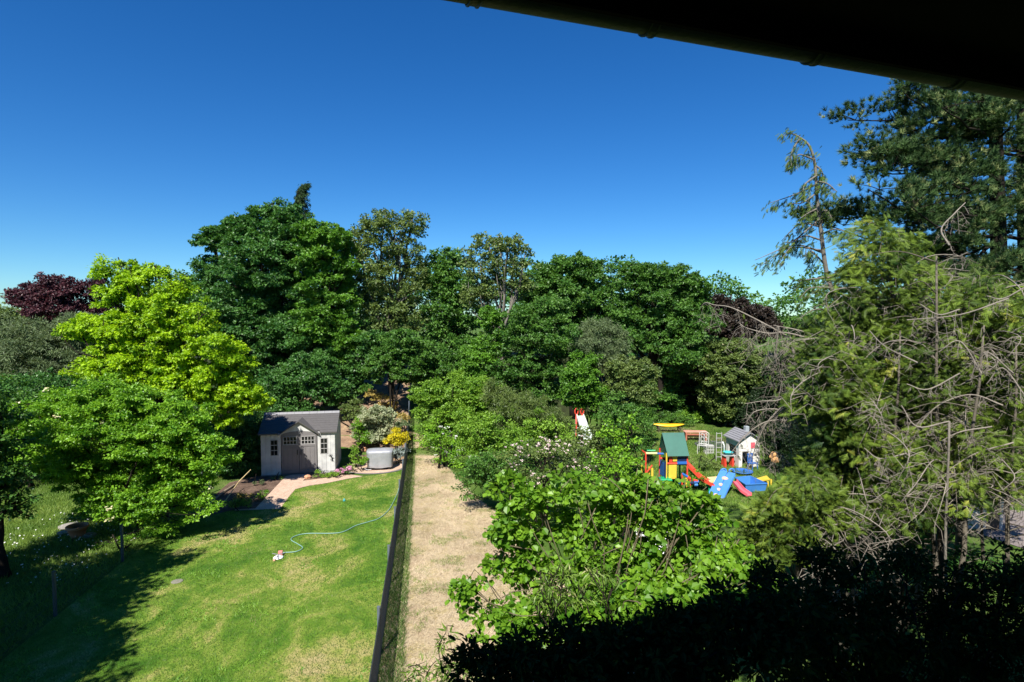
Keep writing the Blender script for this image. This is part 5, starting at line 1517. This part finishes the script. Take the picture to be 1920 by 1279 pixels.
# hazel
hz = [(960, 925, 36, 26), (1010, 935, 44, 28), (1070, 925, 50, 26), (1130, 920, 48, 24), (1180, 935, 46, 26), (1230, 960, 44, 24), (1280, 975, 44, 24), (1330, 985, 36, 26), (980, 985, 46, 36), (1050, 985, 55, 34), (1130, 985, 55, 34),
      (1200, 1000, 55, 30), (1280, 1020, 55, 26), (1345, 1030, 34, 26), (940, 1020, 30, 26), (1000, 1040, 46, 28), (925, 1060, 30, 14), (890, 1095, 30, 12), (865, 1120, 20, 20), (900, 1150, 40, 14), (1090, 1045, 55, 28), (1180, 1050, 50, 24), (1250, 1060, 40, 20), (960, 1085, 34, 26), (1325, 955, 18, 18), (1235, 915, 34, 14), (1285, 925, 30, 14), (1195, 905, 26, 12), (1325, 940, 24, 12), (1100, 1085, 60, 26), (1200, 1085, 60, 26), (1300, 1080, 50, 24), (1020, 1080, 40, 22), (1380, 1040, 24, 20), (1120, 1125, 60, 30, -.6), (1220, 1115, 60, 30, -.6), (1310, 1105, 60, 30, -.6), (1400, 1080, 40, 30, -.4), (1060, 1140, 50, 26, -.6), (990, 1140, 40, 24, -.5), (940, 1190, 40, 26, -1.0), (1010, 1185, 50, 26, -1.1), (1090, 1175, 55, 28, -1.2), (1170, 1160, 55, 28, -1.2), (1260, 1150, 55, 28, -1.2), (1350, 1130, 50, 28, -1.1), (1430, 1110, 40, 30, -.8)]
tree('hazel_bush', 'big leaved bright green hazel bush in the centre foreground', 'shrub', 7.6, 1120, hz, L_HAZEL, leaf=.08, R=.16, per=34, dens=1.0, tmpl=T_ROUND, trunk_r=.022, bark=solid('bark_hazel', (.12, .1, .065), .85, .25, 5, spec=.1), shrub=True, stems=5, twigs=1, flat=.7, droop=.3, inner=.35, back=.8, upw=.8)
L_BAMB = leafmat('leaf_narrow_pale', (.07, .15, .02), (.2, .31, .05), .35, .5, third=(.42, .4, .2))
tree('willowy_shrub', 'shrub with narrow pale leaves at the lower edge of the hazel', 'shrub', 6.5, 1080, [(1070, 1085, 46, 16), (1125, 1072, 40, 14), (1020, 1105, 30, 14), (1080, 1115, 40, 12), (1040, 1130, 30, 12)], L_BAMB, leaf=.1, R=.14, per=26, dens=.8, tmpl=T_LANCE, trunk_r=.015, shrub=True, stems=5, flat=.8)
tree('narrow_leaved_plant', 'plant with narrow striped leaves at the bottom edge right of the fence', 'plant', 7.8, 820, [(800, 1265, 32, 20), (840, 1255, 28, 22), (870, 1285, 30, 24), (790, 1300, 30, 26), (850, 1320, 44, 26), (838, 1200, 12, 20)], L_BAMB, leaf=.13, R=.16, per=26, dens=.8, tmpl=T_LANCE, trunk_r=.012, shrub=True, stems=4, flat=.8)

# laurel in the house shadow
lau = []
for (px, py, rx, ry) in ((905, 1240, 40, 20), (985, 1225, 34, 26), (1040, 1225, 60, 24), (1105, 1205, 40, 30), (1180, 1195, 60, 24), (1270, 1170, 40, 30), (1350, 1160, 55, 24), (900, 1260, 60, 40), (1000, 1260, 80, 44), (1100, 1240, 80, 44), (1200, 1225, 80, 44), (1300, 1200, 80, 44), (1400, 1160, 70, 44), (1120, 1280, 100, 44), (1260, 1260, 100, 44), (1400, 1210, 100, 50), (1500, 1150, 90, 50)):
    lau.append((px, py, rx, ry, (1080 - py) * .0035 + .1))
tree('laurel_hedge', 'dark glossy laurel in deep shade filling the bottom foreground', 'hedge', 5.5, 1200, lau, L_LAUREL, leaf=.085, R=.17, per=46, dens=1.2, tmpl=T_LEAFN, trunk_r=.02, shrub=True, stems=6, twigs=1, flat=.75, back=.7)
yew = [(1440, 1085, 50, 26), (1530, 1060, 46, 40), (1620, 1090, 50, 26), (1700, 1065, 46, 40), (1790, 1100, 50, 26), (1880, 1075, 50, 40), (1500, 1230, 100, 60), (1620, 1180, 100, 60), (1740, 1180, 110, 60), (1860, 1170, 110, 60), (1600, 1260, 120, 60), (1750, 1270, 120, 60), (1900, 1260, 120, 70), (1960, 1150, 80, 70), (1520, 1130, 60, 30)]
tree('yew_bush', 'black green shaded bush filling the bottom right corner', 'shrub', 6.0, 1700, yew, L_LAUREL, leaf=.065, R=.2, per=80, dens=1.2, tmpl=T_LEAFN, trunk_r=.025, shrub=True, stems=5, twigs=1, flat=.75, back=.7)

# plants near the shed and in the beds
BP = 'shrubs planted on the bank beside the shed'
bush('pale cream variegated shrub behind the barbecue', 28.2, [(705, 780, 30, 18), (690, 800, 26, 18), (720, 800, 26, 18), (700, 815, 34, 16), (735, 785, 16, 14)], L_VARI, group=BP, R=.28, leaf=.1)
bush('round bright yellow shrub between barbecue and fence', 26.8, [(744, 818, 17, 12), (735, 828, 14, 8), (753, 826, 12, 9)], L_YEL, group=BP, R=.2, leaf=.08, dens=1.5)
bush('dark olive conical shrub right behind the shed roof', 29.0, [(665, 765, 18, 16), (655, 775, 15, 14), (675, 780, 16, 12)], L_OLIVE, group=BP, R=.26, leaf=.1)
bush('fresh green shrub left of the cream variegated one', 27.6, [(678, 805, 14, 14), (682, 822, 16, 14), (672, 795, 10, 10)], L_BRIGHT, group=BP, R=.24, leaf=.09)
bush('golden dry looking shrub high on the bank', 31.5, [(712, 745, 14, 10), (725, 750, 14, 12), (735, 760, 9, 9), (700, 740, 12, 8)], L_DRYG, group=BP, R=.24, leaf=.1, dens=.8)
bush('green shrub at the shady top of the bank', 32.5, [(650, 745, 20, 12), (630, 750, 18, 12), (670, 735, 16, 10), (685, 728, 10, 8)], L_MID, group=BP, R=.28, leaf=.13)
bush('low yellowish mound on the bank near the fence', 29.0, [(752, 780, 12, 6), (760, 784, 8, 6)], L_DRYG, group=BP, R=.2, leaf=.08)
bush('blue green low shrub next to the fence above the yellow one', 28.0, [(757, 795, 10, 9), (749, 797, 9, 7)], L_GREYG, group=BP, R=.2, leaf=.08)
bush('silver leaved plant right of the barbecue', 25.6, [(745, 848, 12, 8), (756, 846, 9, 8), (740, 856, 10, 6)], L_SILV, group=BP, R=.17, leaf=.06)
bush('small lime green shrub in the gap right of the shed', 25.0, [(666, 853, 8, 9), (668, 860, 10, 6), (664, 843, 5, 7)], L_LIME, group=BP, R=.15, leaf=.07)
bush('low green plants left of the round patio', 24.4, [(675, 868, 12, 5), (684, 862, 9, 5), (655, 876, 8, 5)], L_BRIGHT, group=BP, R=.14, leaf=.06)
bush('small plant with pink blossoms beside the shed corner', 23.9, [(641, 885, 9, 4.5), (650, 882, 7, 4)], L_MID, group=BP, R=.12, leaf=.05, flowers=(F_PINK, 50, .06, T_ROUND))
bush('low green ground cover in the flower bed under the shed window', 23.5, [(600, 893, 12, 4), (616, 891, 12, 4), (630, 889, 10, 4), (598, 884, 5, 6)], L_LIME, group=BP, R=.12, leaf=.05)
GB = 'small plants in the left garden bed'
bush('yellow and orange leaved low plant in the garden bed', 20.2, [(458, 929, 12, 8), (446, 934, 8, 6)], L_DRYG, group=GB, R=.14, leaf=.055)
bush('bright green low plant in front of the yellow one in the bed', 19.6, [(463, 943, 12, 6), (440, 945, 12, 6), (452, 946, 8, 4)], L_LIME, group=GB, R=.14, leaf=.055)
bush('green clump beside the path in the garden bed', 20.6, [(493, 925, 8, 7), (488, 932, 6, 5)], L_BRIGHT, group=GB, R=.13, leaf=.05)
bush('greyish green tuft near the shed corner in the bed', 22.4, [(486, 907, 10, 5), (478, 911, 7, 4)], L_GREYG, group=GB, R=.13, leaf=.05)
bush('dark green mat plant where path and shed meet', 23.2, [(520, 897, 14, 4), (508, 900, 10, 4)], L_MID, group=GB, R=.13, leaf=.05)
bush('low weeds along the left wire fence post', 16.2, [(200, 1030, 30, 8), (250, 1010, 26, 8), (290, 995, 20, 8), (165, 1035, 20, 6)], L_BRIGHT, R=.14, leaf=.05, group=GB, dens=.7, twigs=1)

# daisies in the meadow
n = 260
P = np.stack([RNG.uniform(-15.5, -11.2, n), RNG.uniform(13.8, 19, n)], 1); P = P[(P[:, 0] < lx(P[:, 1]) - .2)]
pos = np.column_stack([P, RNG.uniform(.08, .16, len(P))])
v, f, t = emit(T_ROUND, pos, RNG.normal(size=pos.shape), np.tile((0, -.2, 1.0), (len(pos), 1)), RNG.uniform(.03, .05, len(pos)), RNG.random(len(pos)))
tag(mesh_np('daisies', v, f, F_WHITE, None, t), 'tiny white daisies scattered over the left meadow', 'flowers', None, 'stuff')

# ------------------------------------------------------------------ pine on the right
def tufts(centres, dirs, size, mat_tone=(0, 1)):
    n = len(centres)
    return emit(T_TUFT, centres, dirs, RNG.normal(size=(n, 3)), size * RNG.uniform(.75, 1.2, n), np.clip(RNG.uniform(*mat_tone, n), 0, 1))

pb = at(1868, 600, 19.5)
pine = thing('pine_tree', 'big dark pine with long needles at the right edge', 'tree', (pb[0], 19.5, 0))
PO = np.array((pb[0], 19.5, 0))
parts = []; mb = MB()
tr = [at(px, py, 19.5) - PO for px, py in ((1868, 900), (1872, 600), (1872, 450), (1868, 300), (1866, 180), (1864, 60), (1862, -30))]
tr[0][2] = -.2
mb.tube(smooth_path(tr, 5), list(np.linspace(.3, .1, 31)), 10)
arms = [((1868, 190), (1650, 190), 16, 24), ((1868, 150), (1760, 110), 14, 22), ((1868, 230), (1680, 250), 20, 24), ((1868, 300), (1600, 300), 20, 24), ((1868, 290), (1620, 330), 16, 20), ((1868, 360), (1570, 390), 22, 24), ((1868, 380), (1640, 420), 20, 22), ((1868, 420), (1600, 400), 16, 18),
        ((1868, 430), (1700, 470), 18, 22), ((1868, 480), (1720, 480), 18, 20), ((1868, 500), (1780, 530), 14, 18), ((1868, 340), (1780, 300), 16, 22), ((1868, 260), (1780, 200), 14, 22), ((1868, 160), (1960, 190), 14, 22), ((1868, 260), (1980, 280), 16, 24), ((1868, 350), (1990, 350), 16, 24),
        ((1868, 420), (1980, 440), 16, 24), ((1868, 480), (1970, 520), 14, 22), ((1868, 120), (1800, 60), 12, 20), ((1868, 100), (1930, 60), 12, 20), ((1868, 440), (1830, 540), 10, 18), ((1868, 330), (1720, 360), 18, 24), ((1868, 240), (1820, 260), 12, 20), ((1868, 520), (1920, 560), 12, 20), ((1868, 200), (1720, 160), 16, 20), ((1868, 400), (1790, 420), 12, 22), ((1868, 510), (1690, 520), 14, 16), ((1868, 240), (1850, 250), 14, 16), ((1868, 380), (1850, 400), 14, 16), ((1868, 480), (1860, 500), 12, 16)]
for rep in range(2):
    for (a_, b_, nsub, spr) in arms:
        A_ = at(*a_, 19.5) - PO
        dz = RNG.uniform(-2.4, -.2) if rep else RNG.uniform(-1.2, 2.0)
        B_ = at(b_[0] + RNG.uniform(-14, 14) * rep, b_[1] + RNG.uniform(-16, 16) * rep, 19.5) - PO; B_[1] += dz * max(.45, abs(b_[0] - 1868) / 200)
        A_[2] -= .4
        pts = limb(mb, A_, B_, .06, .015, sag=-.12, n=7, wob=.05)
        for i in range(nsub if rep == 0 else nsub // 2):
            t = RNG.uniform(.3, 1.0) ** .8; p = A_ + (B_ - A_) * t
            q = p + np.array((RNG.normal() * .42, RNG.normal() * .42, RNG.uniform(-.1, .5)))
            mb.tube([p, (p + q) / 2 + RNG.normal(size=3) * .04, q], [.016, .012, .008], 4, cap=False)
            n = 19
            cc = q + RNG.normal(size=(n, 3)) * np.array((.22, .22, .11))
            dd = unit((cc - p) * .8 + np.array((0, 0, .55)) + RNG.normal(size=(n, 3)) * .25)
            parts.append(tufts(cc, dd, .26))
v, f, t = join(parts); mesh_np('crown', v, f, L_PINE, pine, t); mb.build('trunk', BARK, pine, smooth=True)
# second pine stem partly out of frame
pb2 = at(1930, 600, 21); pine2 = thing('pine_tree', 'second pine trunk and crown cut by the right edge of the picture', 'tree', (pb2[0], 21, 0))
PO2 = np.array((pb2[0], 21, 0)); mb = MB(); parts = []
tr = [at(px, py, 21) - PO2 for px, py in ((1925, 900), (1922, 600), (1918, 400), (1915, 250), (1912, 120))]; tr[0][2] = -.2
mb.tube(smooth_path(tr, 5), list(np.linspace(.24, .1, 21)), 9)
for i in range(16):
    py = RNG.uniform(180, 560); A_ = at(1920, py, 21) - PO2; B_ = at(1920 + RNG.uniform(20, 130), py - RNG.uniform(-20, 40), 21) - PO2; B_[1] += RNG.uniform(-2, 2)
    limb(mb, A_, B_, .05, .012, sag=-.1, n=5)
    for k in range(10):
        q = A_ + (B_ - A_) * RNG.uniform(.4, 1.05) + RNG.normal(size=3) * .3
        cc = q + RNG.normal(size=(8, 3)) * np.array((.24, .24, .13)); parts.append(tufts(cc, unit(np.array((.2, 0, .8)) + RNG.normal(size=(8, 3)) * .5), .27))
v, f, t = join(parts); mesh_np('crown', v, f, L_PINE, pine2, t); mb.build('trunk', BARK, pine2, smooth=True)


# ------------------------------------------------------------------ drooping half dead conifers
def sprays(parts, pts, dirs, size, tone=(0, 1), down=.2):
    n = len(pts)
    d = unit(dirs) + RNG.normal(size=(n, 3)) * .5; d[:, 2] -= down
    nm = RNG.normal(size=(n, 3)) * .5 + np.array((-.2, -.6, .6))
    parts.append(emit(T_FROND, pts, d, nm, size * RNG.uniform(.6, 1.25, n), np.clip(RNG.uniform(*tone, n), 0, 1)))


def dead_branch(mb, pts, r0, r1, twn=14, twl=.5, down=1.0, sub=3, sway=.4):
    sp = smooth_path(pts, 6)
    mb.tube(sp, list(np.linspace(r0, r1, len(sp))), 7)
    for i in range(twn):
        k = int(RNG.uniform(.12, 1) * (len(sp) - 1)); p = np.array(sp[k])
        dv = np.array((RNG.normal() * sway, RNG.normal() * sway, -down * RNG.uniform(.4, 1.1))); L = twl * RNG.uniform(.4, 1.3)
        q1 = p + np.array((dv[0] * .8, dv[1] * .8, dv[2] * .3)) * L * .5; q2 = p + dv * L
        mb.tube([p, q1, q2], [r1 * .7, r1 * .45, .002], 4, cap=False)
        for j in range(sub):
            t = RNG.uniform(.2, .95); b = q1 + (q2 - q1) * t
            e = b + np.array((RNG.normal() * .5, RNG.normal() * .5, -RNG.uniform(.1, .7))) * L * .45
            mb.tube([b, (b + e) / 2 + RNG.normal(size=3) * .012, e], [.003, .0022, .0012], 3, cap=False)
    return sp


# leader with the bent tip
d_ = 11.5
cb = at(1600, 900, d_)
co = thing('leaning_conifer', 'thin half bare conifer top with a bent tip against the sky', 'tree', (cb[0], d_, 0))
O = np.array((cb[0], d_, 0)); P_ = lambda px, py, dd=d_: at(px, py, dd) - O
mb = MB(); parts = []
ld = smooth_path([np.array((0, 0, -.1)), P_(1612, 760), P_(1580, 600), P_(1552, 520), P_(1540, 440), P_(1532, 370), P_(1528, 310), P_(1518, 275), P_(1500, 258), P_(1480, 250), P_(1468, 256)], 5)
mb.tube(ld, list(np.linspace(.06, .006, len(ld))), 8)
for (a_, b_, c_) in (((1500, 258), (1485, 285), (1484, 312)), ((1528, 300), (1500, 290), (1490, 300)), ((1530, 330), (1510, 345), (1505, 360)), ((1532, 345), (1490, 365), (1440, 382)), ((1534, 360), (1505, 380), (1485, 382)), ((1535, 390), (1515, 400), (1500, 410)), ((1538, 425), (1500, 420), (1465, 452)),
                     ((1538, 410), (1490, 450), (1470, 455)), ((1540, 450), (1500, 445), (1455, 500)), ((1545, 475), (1490, 460), (1415, 488)), ((1545, 470), (1480, 465), (1425, 500)), ((1550, 500), (1520, 470), (1525, 500)), ((1552, 520), (1510, 525), (1485, 528)), ((1540, 440), (1565, 430), (1600, 438)), ((1535, 400), (1550, 395), (1560, 410)),
                     ((1532, 340), (1552, 345), (1570, 360)), ((1560, 540), (1520, 540), (1500, 560)), ((1575, 590), (1530, 580), (1495, 600)), ((1555, 520), (1590, 500), (1620, 520)), ((1528, 310), (1540, 320), (1548, 345))):
    dd2 = d_ + RNG.uniform(-.9, .9)
    pts = [P_(*a_), P_(*b_, (d_ + dd2) / 2), P_(*c_, dd2)]
    sp_ = dead_branch(mb, pts, .02, .005, 7, .22, 1.0, 2)
    n = 60; k = RNG.integers(2, len(sp_), n); pp_ = np.array([sp_[i] for i in k]) + RNG.normal(size=(n, 3)) * np.array((.03, .05, .03)) + np.array((0, 0, -1)) * RNG.uniform(0, .16, n)[:, None]
    sprays(parts, pp_, np.tile((-.3, 0, -.4), (n, 1)), .12, (0, .6))
n = 140; k = RNG.integers(len(ld) - 26, len(ld), n); pp_ = np.array([ld[i] for i in k]) + RNG.normal(size=(n, 3)) * .06
sprays(parts, pp_, np.tile((-.3, 0, -.3), (n, 1)), .1, (.1, .7))
v, f, t = join(parts); mesh_np('crown', v, f, L_THUJA, co, t); mb.build('trunk', BARKG, co, smooth=True)


def thuja(label, d, base_px, outline, nb, size, trunk_top, live=.75, depth=1.2, dead=10, tr_r=.09, tone=(0, 1), spr=34, bl=1.0, lmat=None):
    """drooping conifer filling the outline [(px,py)] (used only as the height/width of the crown at each level)"""
    b = at(base_px, 900, d); root = thing('drooping_conifer', label, 'tree', (b[0], d, 0), 0, 'half dead conifers at the right')
    O = np.array((b[0], d, 0)); mb = MB(); mdead = MB(); parts = []
    tr = smooth_path([np.array((0, 0, -.2)), at(base_px * .8 + trunk_top[0] * .2, trunk_top[1] * .45 + 1180 * .55, d) - O, at((base_px + trunk_top[0]) / 2, trunk_top[1] * .8 + 1180 * .2, d) - O, at(*trunk_top, d) - O], 6)
    mb.tube(tr, list(np.linspace(tr_r, .015, len(tr))), 9)
    ys = [p[1] for p in outline]
    cnt = 0
    poly = outline
    while cnt < nb:
        px = RNG.uniform(min(p[0] for p in poly), max(p[0] for p in poly)); py = RNG.uniform(min(ys), max(ys))
        if not in_poly(np.array([(px, py)]), poly)[0]: continue
        cnt += 1
        dd = d + RNG.uniform(-depth, depth * .8)
        tip = at(px, py, dd) - O
        # start on the trunk somewhat above / level
        zt = np.clip(tip[2] + RNG.uniform(-.6, .25), .5, tr[-1][2])
        s = min(tr, key=lambda q: abs(q[2] - zt)); s = np.array(s)
        midp = s + (tip - s) * .6 + np.array((0, 0, .12 * bl + .1 * np.linalg.norm(tip - s)))
        sp_ = smooth_path([s, midp, tip], 5)
        mb.tube(sp_, list(np.linspace(.011, .003, len(sp_))), 4, cap=False)
        if RNG.random() < live:
            if py > 880: pass
            n = spr; k = RNG.integers(len(sp_) // 2, len(sp_), n)
            pp_ = np.array([sp_[i] for i in k]) + RNG.normal(size=(n, 3)) * np.array((.085, .085, .045)) * size / .13
            side = np.cross(unit((tip - s)[None])[0], (0, 0, 1.0))
            dd_ = unit((tip - s)[None]) * .8 + side[None] * RNG.choice([-1, 1], n)[:, None] * RNG.uniform(.2, 1.0, n)[:, None]
            tb_ = RNG.random() * .6
            sprays(parts, pp_, dd_, size, (tone[0] + tb_ * (tone[1] - tone[0]), tone[0] + (tb_ + .4) * (tone[1] - tone[0])), .25)
        else:
            # bare bough: reaches forward, carries a fan of fine curved twigs
            tp2 = tip + np.array((RNG.normal() * .25, -RNG.uniform(.1, .7), RNG.uniform(-.1, .3)))
            sb_ = smooth_path([s, (s + tp2) / 2 + np.array((0, 0, .25)), tp2, tp2 + np.array((RNG.normal() * .25, RNG.normal() * .1, -RNG.uniform(.1, .45)))], 5)
            mdead.tube(sb_, list(np.linspace(.012, .004, len(sb_))), 5, cap=False)
            for j in range(11):
                k = RNG.integers(len(sb_) // 2, len(sb_)); p = np.array(sb_[k]); an = RNG.uniform(0, 6.28); L_ = RNG.uniform(.18, .6)
                e = p + np.array((math.cos(an), math.sin(an) * .6, RNG.uniform(-.7, .25))) * L_
                q_m = (p + e) / 2 + np.array((RNG.normal() * .04, 0, .10 * L_ / .4))
                mdead.tube([p, q_m, e], [.0046, .0033, .0016], 4, cap=False)
                for jj in range(3):
                    t_q = RNG.uniform(.1, 1); b_q = q_m + (e - q_m) * t_q
                    mdead.tube([b_q, b_q + np.array((RNG.normal() * .5, RNG.normal() * .4, -RNG.uniform(-.2, .8))) * L_ * .4], [.0028, .0013], 3, cap=False)
    v, f, t = join(parts); mesh_np('crown', v, f, lmat or L_THUJA, root, t); n0 = len(mb.f); mb.add(mdead.v, mdead.f); to = mb.build('trunk', BARKT, root, smooth=True)
    to.data.materials.append(DEADW)
    mi = np.zeros(len(mb.f), dtype=np.int32); mi[n0:] = 1; to.data.polygons.foreach_set('material_index', mi)
    return root


thuja('yellow green drooping conifer with brown hanging shoots, top level with the wood', 10.5, 1690, [(1560, 470), (1610, 430), (1690, 440), (1770, 500), (1790, 560), (1840, 700), (1800, 880), (1650, 900), (1560, 850), (1530, 700), (1550, 600)], 320, .19, (1660, 440), .9, 1.5)
thuja('dense yellow green conifer filling the right edge below the pine', 9.8, 1800, [(1760, 560), (1830, 530), (1920, 560), (1960, 620), (1960, 850), (1800, 900), (1700, 860), (1700, 700)], 320, .18, (1830, 545), .85, 1.3)
thuja('low sprawling conifer reaching over the play corner', 9.2, 1590, [(1500, 640), (1560, 620), (1640, 700), (1680, 860), (1640, 980), (1520, 1010), (1430, 1000), (1445, 960), (1490, 890), (1520, 830), (1480, 760)], 290, .165, (1590, 640), .88, 1.0)
thuja('small conifer with bare grey twigs at the edge of the deep shade', 8.2, 1500, [(1400, 965), (1460, 935), (1540, 915), (1620, 960), (1560, 1050), (1440, 1060), (1380, 1010)], 130, .14, (1500, 900), .85, .7)
thuja('shaded conifer low at the right with thin trunks', 8.8, 1760, [(1660, 860), (1780, 850), (1960, 840), (1980, 940), (1800, 960), (1700, 1010), (1620, 1000)], 110, .16, (1790, 840), .75, 1.2)
thuja('backing conifer behind the front ones with shade painted into its foliage', 12.8, 1730, [(1560, 600), (1700, 560), (1960, 600), (1980, 900), (1700, 940), (1560, 900)], 420, .26, (1740, 560), 1.0, 1.0, tone=(0, .7), lmat=leafmat('scale_painted_shade', (.01, .03, .008), (.045, .08, .02), .1, .6, spec=.15))  # foliage darkened to paint in the shadow gaps between the front crowns

for (lab, d, lobes) in (('deep shaded low bush behind the conifer trunks, left one', 13, [(1560, 930, 60, 60), (1620, 980, 60, 50), (1540, 1000, 60, 40)]),
                        ('deep shaded low bush behind the conifer trunks, middle one', 12.5, [(1680, 940, 50, 50), (1740, 960, 40, 50), (1700, 1010, 60, 40)]),
                        ('dark bush at the foot of the dark pine', 16, [(1760, 880, 60, 50), (1850, 870, 70, 40), (1940, 880, 60, 50), (1780, 820, 80, 60), (1900, 800, 80, 60)]),
                        ('shaded leafy bush low between the conifer trunks at right', 9.5, [(1620, 1040, 60, 40), (1720, 1050, 60, 34), (1830, 1065, 60, 24), (1560, 1060, 50, 34), (1920, 1080, 50, 24)])):
    tree('shrub', lab, 'shrub', d, lobes[0][0], lobes, L_DARK, 'dark undergrowth behind the conifers', leaf=.1, R=.3, per=50, dens=1.1, trunk_r=.05, shrub=True, stems=3)

# bare standing stems
for (px, top, d, lean, lab) in ((1690, (1688, 620), 9.0, 0, 'tall bare grey stem left among the conifers'), (1752, (1756, 480), 8.6, 0, 'bare upright stem in the middle of the conifers'), (1775, (1845, 610), 8.2, 0, 'bare leaning grey stem right of the middle conifer'), (1850, (1905, 640), 8.6, 0, 'bare grey stem crossing the right edge'), (1712, (1700, 900), 9.4, 0, 'thin dark trunk under the middle conifer'), (1870, (1840, 880), 9.6, 0, 'dark trunk leaning in front of the outbuilding')):
    b = at(px, 900, d); O = np.array((b[0], d, 0)); root = thing('dead_tree', lab, 'dead tree', tuple(O), 0, 'bare conifer stems at the right')
    mb = MB(); tw_ = MB(); tp = at(*top, d) - O
    st = limb(mb, (0, 0, -.1), tp, .055, .012, n=8, wob=.02, sides=8)
    if top[1] < 860:
        for i in range(16):
            k = RNG.integers(4, len(st)); p = st[k] + (st[k - 1] - st[k]) * RNG.random()
            an = RNG.uniform(0, 6.283); L = RNG.uniform(.4, 1.2)
            e = p + np.array((math.cos(an), math.sin(an) * .7, RNG.uniform(-.15, .35))) * L
            dead_branch(mb, [p, (p + e) / 2 + np.array((0, 0, .12)), e], .010, .003, 5, .24, .8, 2)
    mb.build('trunk', BARKT, root, smooth=True)

# arching dead branches reaching left
def arch(label, d, polys, r0=.03, twn=30, twl=.7, base=None, green=0):
    b = at(*base, d); O = np.array((b[0], d, 0))
    root = thing('dead_tree', label, 'dead tree', tuple(O), 0, 'arching dead branches right of centre'); mb = MB(); parts = []
    first = at(*polys[0][0], d) - O
    mb.tube(smooth_path([np.array((0, 0, -.1)), (first * np.array((.9, 1, .5))), first], 6), list(np.linspace(r0 * 1.8, r0, 13)), 8)
    for pl in polys:
        t_ = MB()
        pts = [at(px, py, d + (i * .12)) - O for i, (px, py) in enumerate(pl)]
        sp_ = dead_branch(t_, pts, r0 * .75, .006, twn, twl, 1.0, 5, .3)
        t_.build('dead_branch', DEADW, root)
        if green:
            n = green; k = RNG.integers(1, len(sp_), n); pp_ = np.array([sp_[i] for i in k]) + RNG.normal(size=(n, 3)) * .1 - np.array((0, 0, 1)) * RNG.uniform(0, .6, n)[:, None]
            sprays(parts, pp_, np.tile((0, 0, -1.0), (n, 1)), .1, (0, .6))
    mb.build('trunk', BARKG, root, smooth=True)
    if parts:
        v, f, t = join(parts); mesh_np('crown', v, f, L_THUJA, root, t)
    return root


arch('grey dead branch arching left in front of the purple black tree', 10.5, [[(1570, 640), (1500, 640), (1458, 620), (1420, 600), (1390, 585), (1365, 575), (1340, 572), (1322, 568), (1312, 580)], [(1570, 650), (1480, 625), (1440, 625), (1400, 615), (1385, 605)], [(1560, 640), (1500, 620), (1450, 610)], [(1460, 612), (1455, 660), (1458, 690), (1475, 720), (1480, 740)],
                                                                            [(1570, 680), (1520, 640), (1470, 640), (1420, 650)], [(1560, 640), (1530, 625), (1490, 640), (1450, 670)]], .022, 24, .6, (1585, 900), 30)
arch('grey dead branches spreading over the playhouse', 9.4, [[(1600, 760), (1520, 706), (1500, 730), (1460, 750), (1430, 752), (1397, 757)], [(1560, 800), (1500, 790), (1440, 790), (1400, 815), (1370, 850)], [(1520, 760), (1480, 755), (1440, 790), (1420, 830), (1410, 860)], [(1560, 760), (1540, 715), (1522, 706), (1510, 716)], [(1580, 870), (1500, 880), (1460, 850), (1445, 850)],
                                                              [(1560, 730), (1500, 745), (1460, 775), (1430, 800), (1415, 840)], [(1600, 830), (1520, 800), (1470, 770), (1420, 770), (1400, 790)]], .022, 16, .45, (1640, 900), 6)
arch('tangle of bare grey branches at the right edge', 7.8, [[(1780, 790), (1720, 800), (1690, 760)], [(1800, 700), (1740, 730), (1700, 720)], [(1840, 700), (1800, 640), (1760, 660)], [(1880, 760), (1820, 740), (1760, 760), (1720, 800)], [(1900, 700), (1850, 660), (1830, 690)], [(1900, 830), (1830, 850), (1780, 880)], [(1920, 740), (1880, 690), (1850, 720)], [(1890, 560), (1800, 590), (1700, 600)],
                                                             [(1800, 580), (1760, 590), (1725, 570)], [(1780, 460), (1765, 430), (1790, 400), (1810, 380)], [(1920, 540), (1880, 560), (1850, 555)], [(1860, 800), (1800, 810), (1760, 830)], [(1700, 850), (1650, 860), (1620, 840)], [(1720, 680), (1660, 650), (1630, 620)]], .014, 10, .28, (1880, 900), 0)
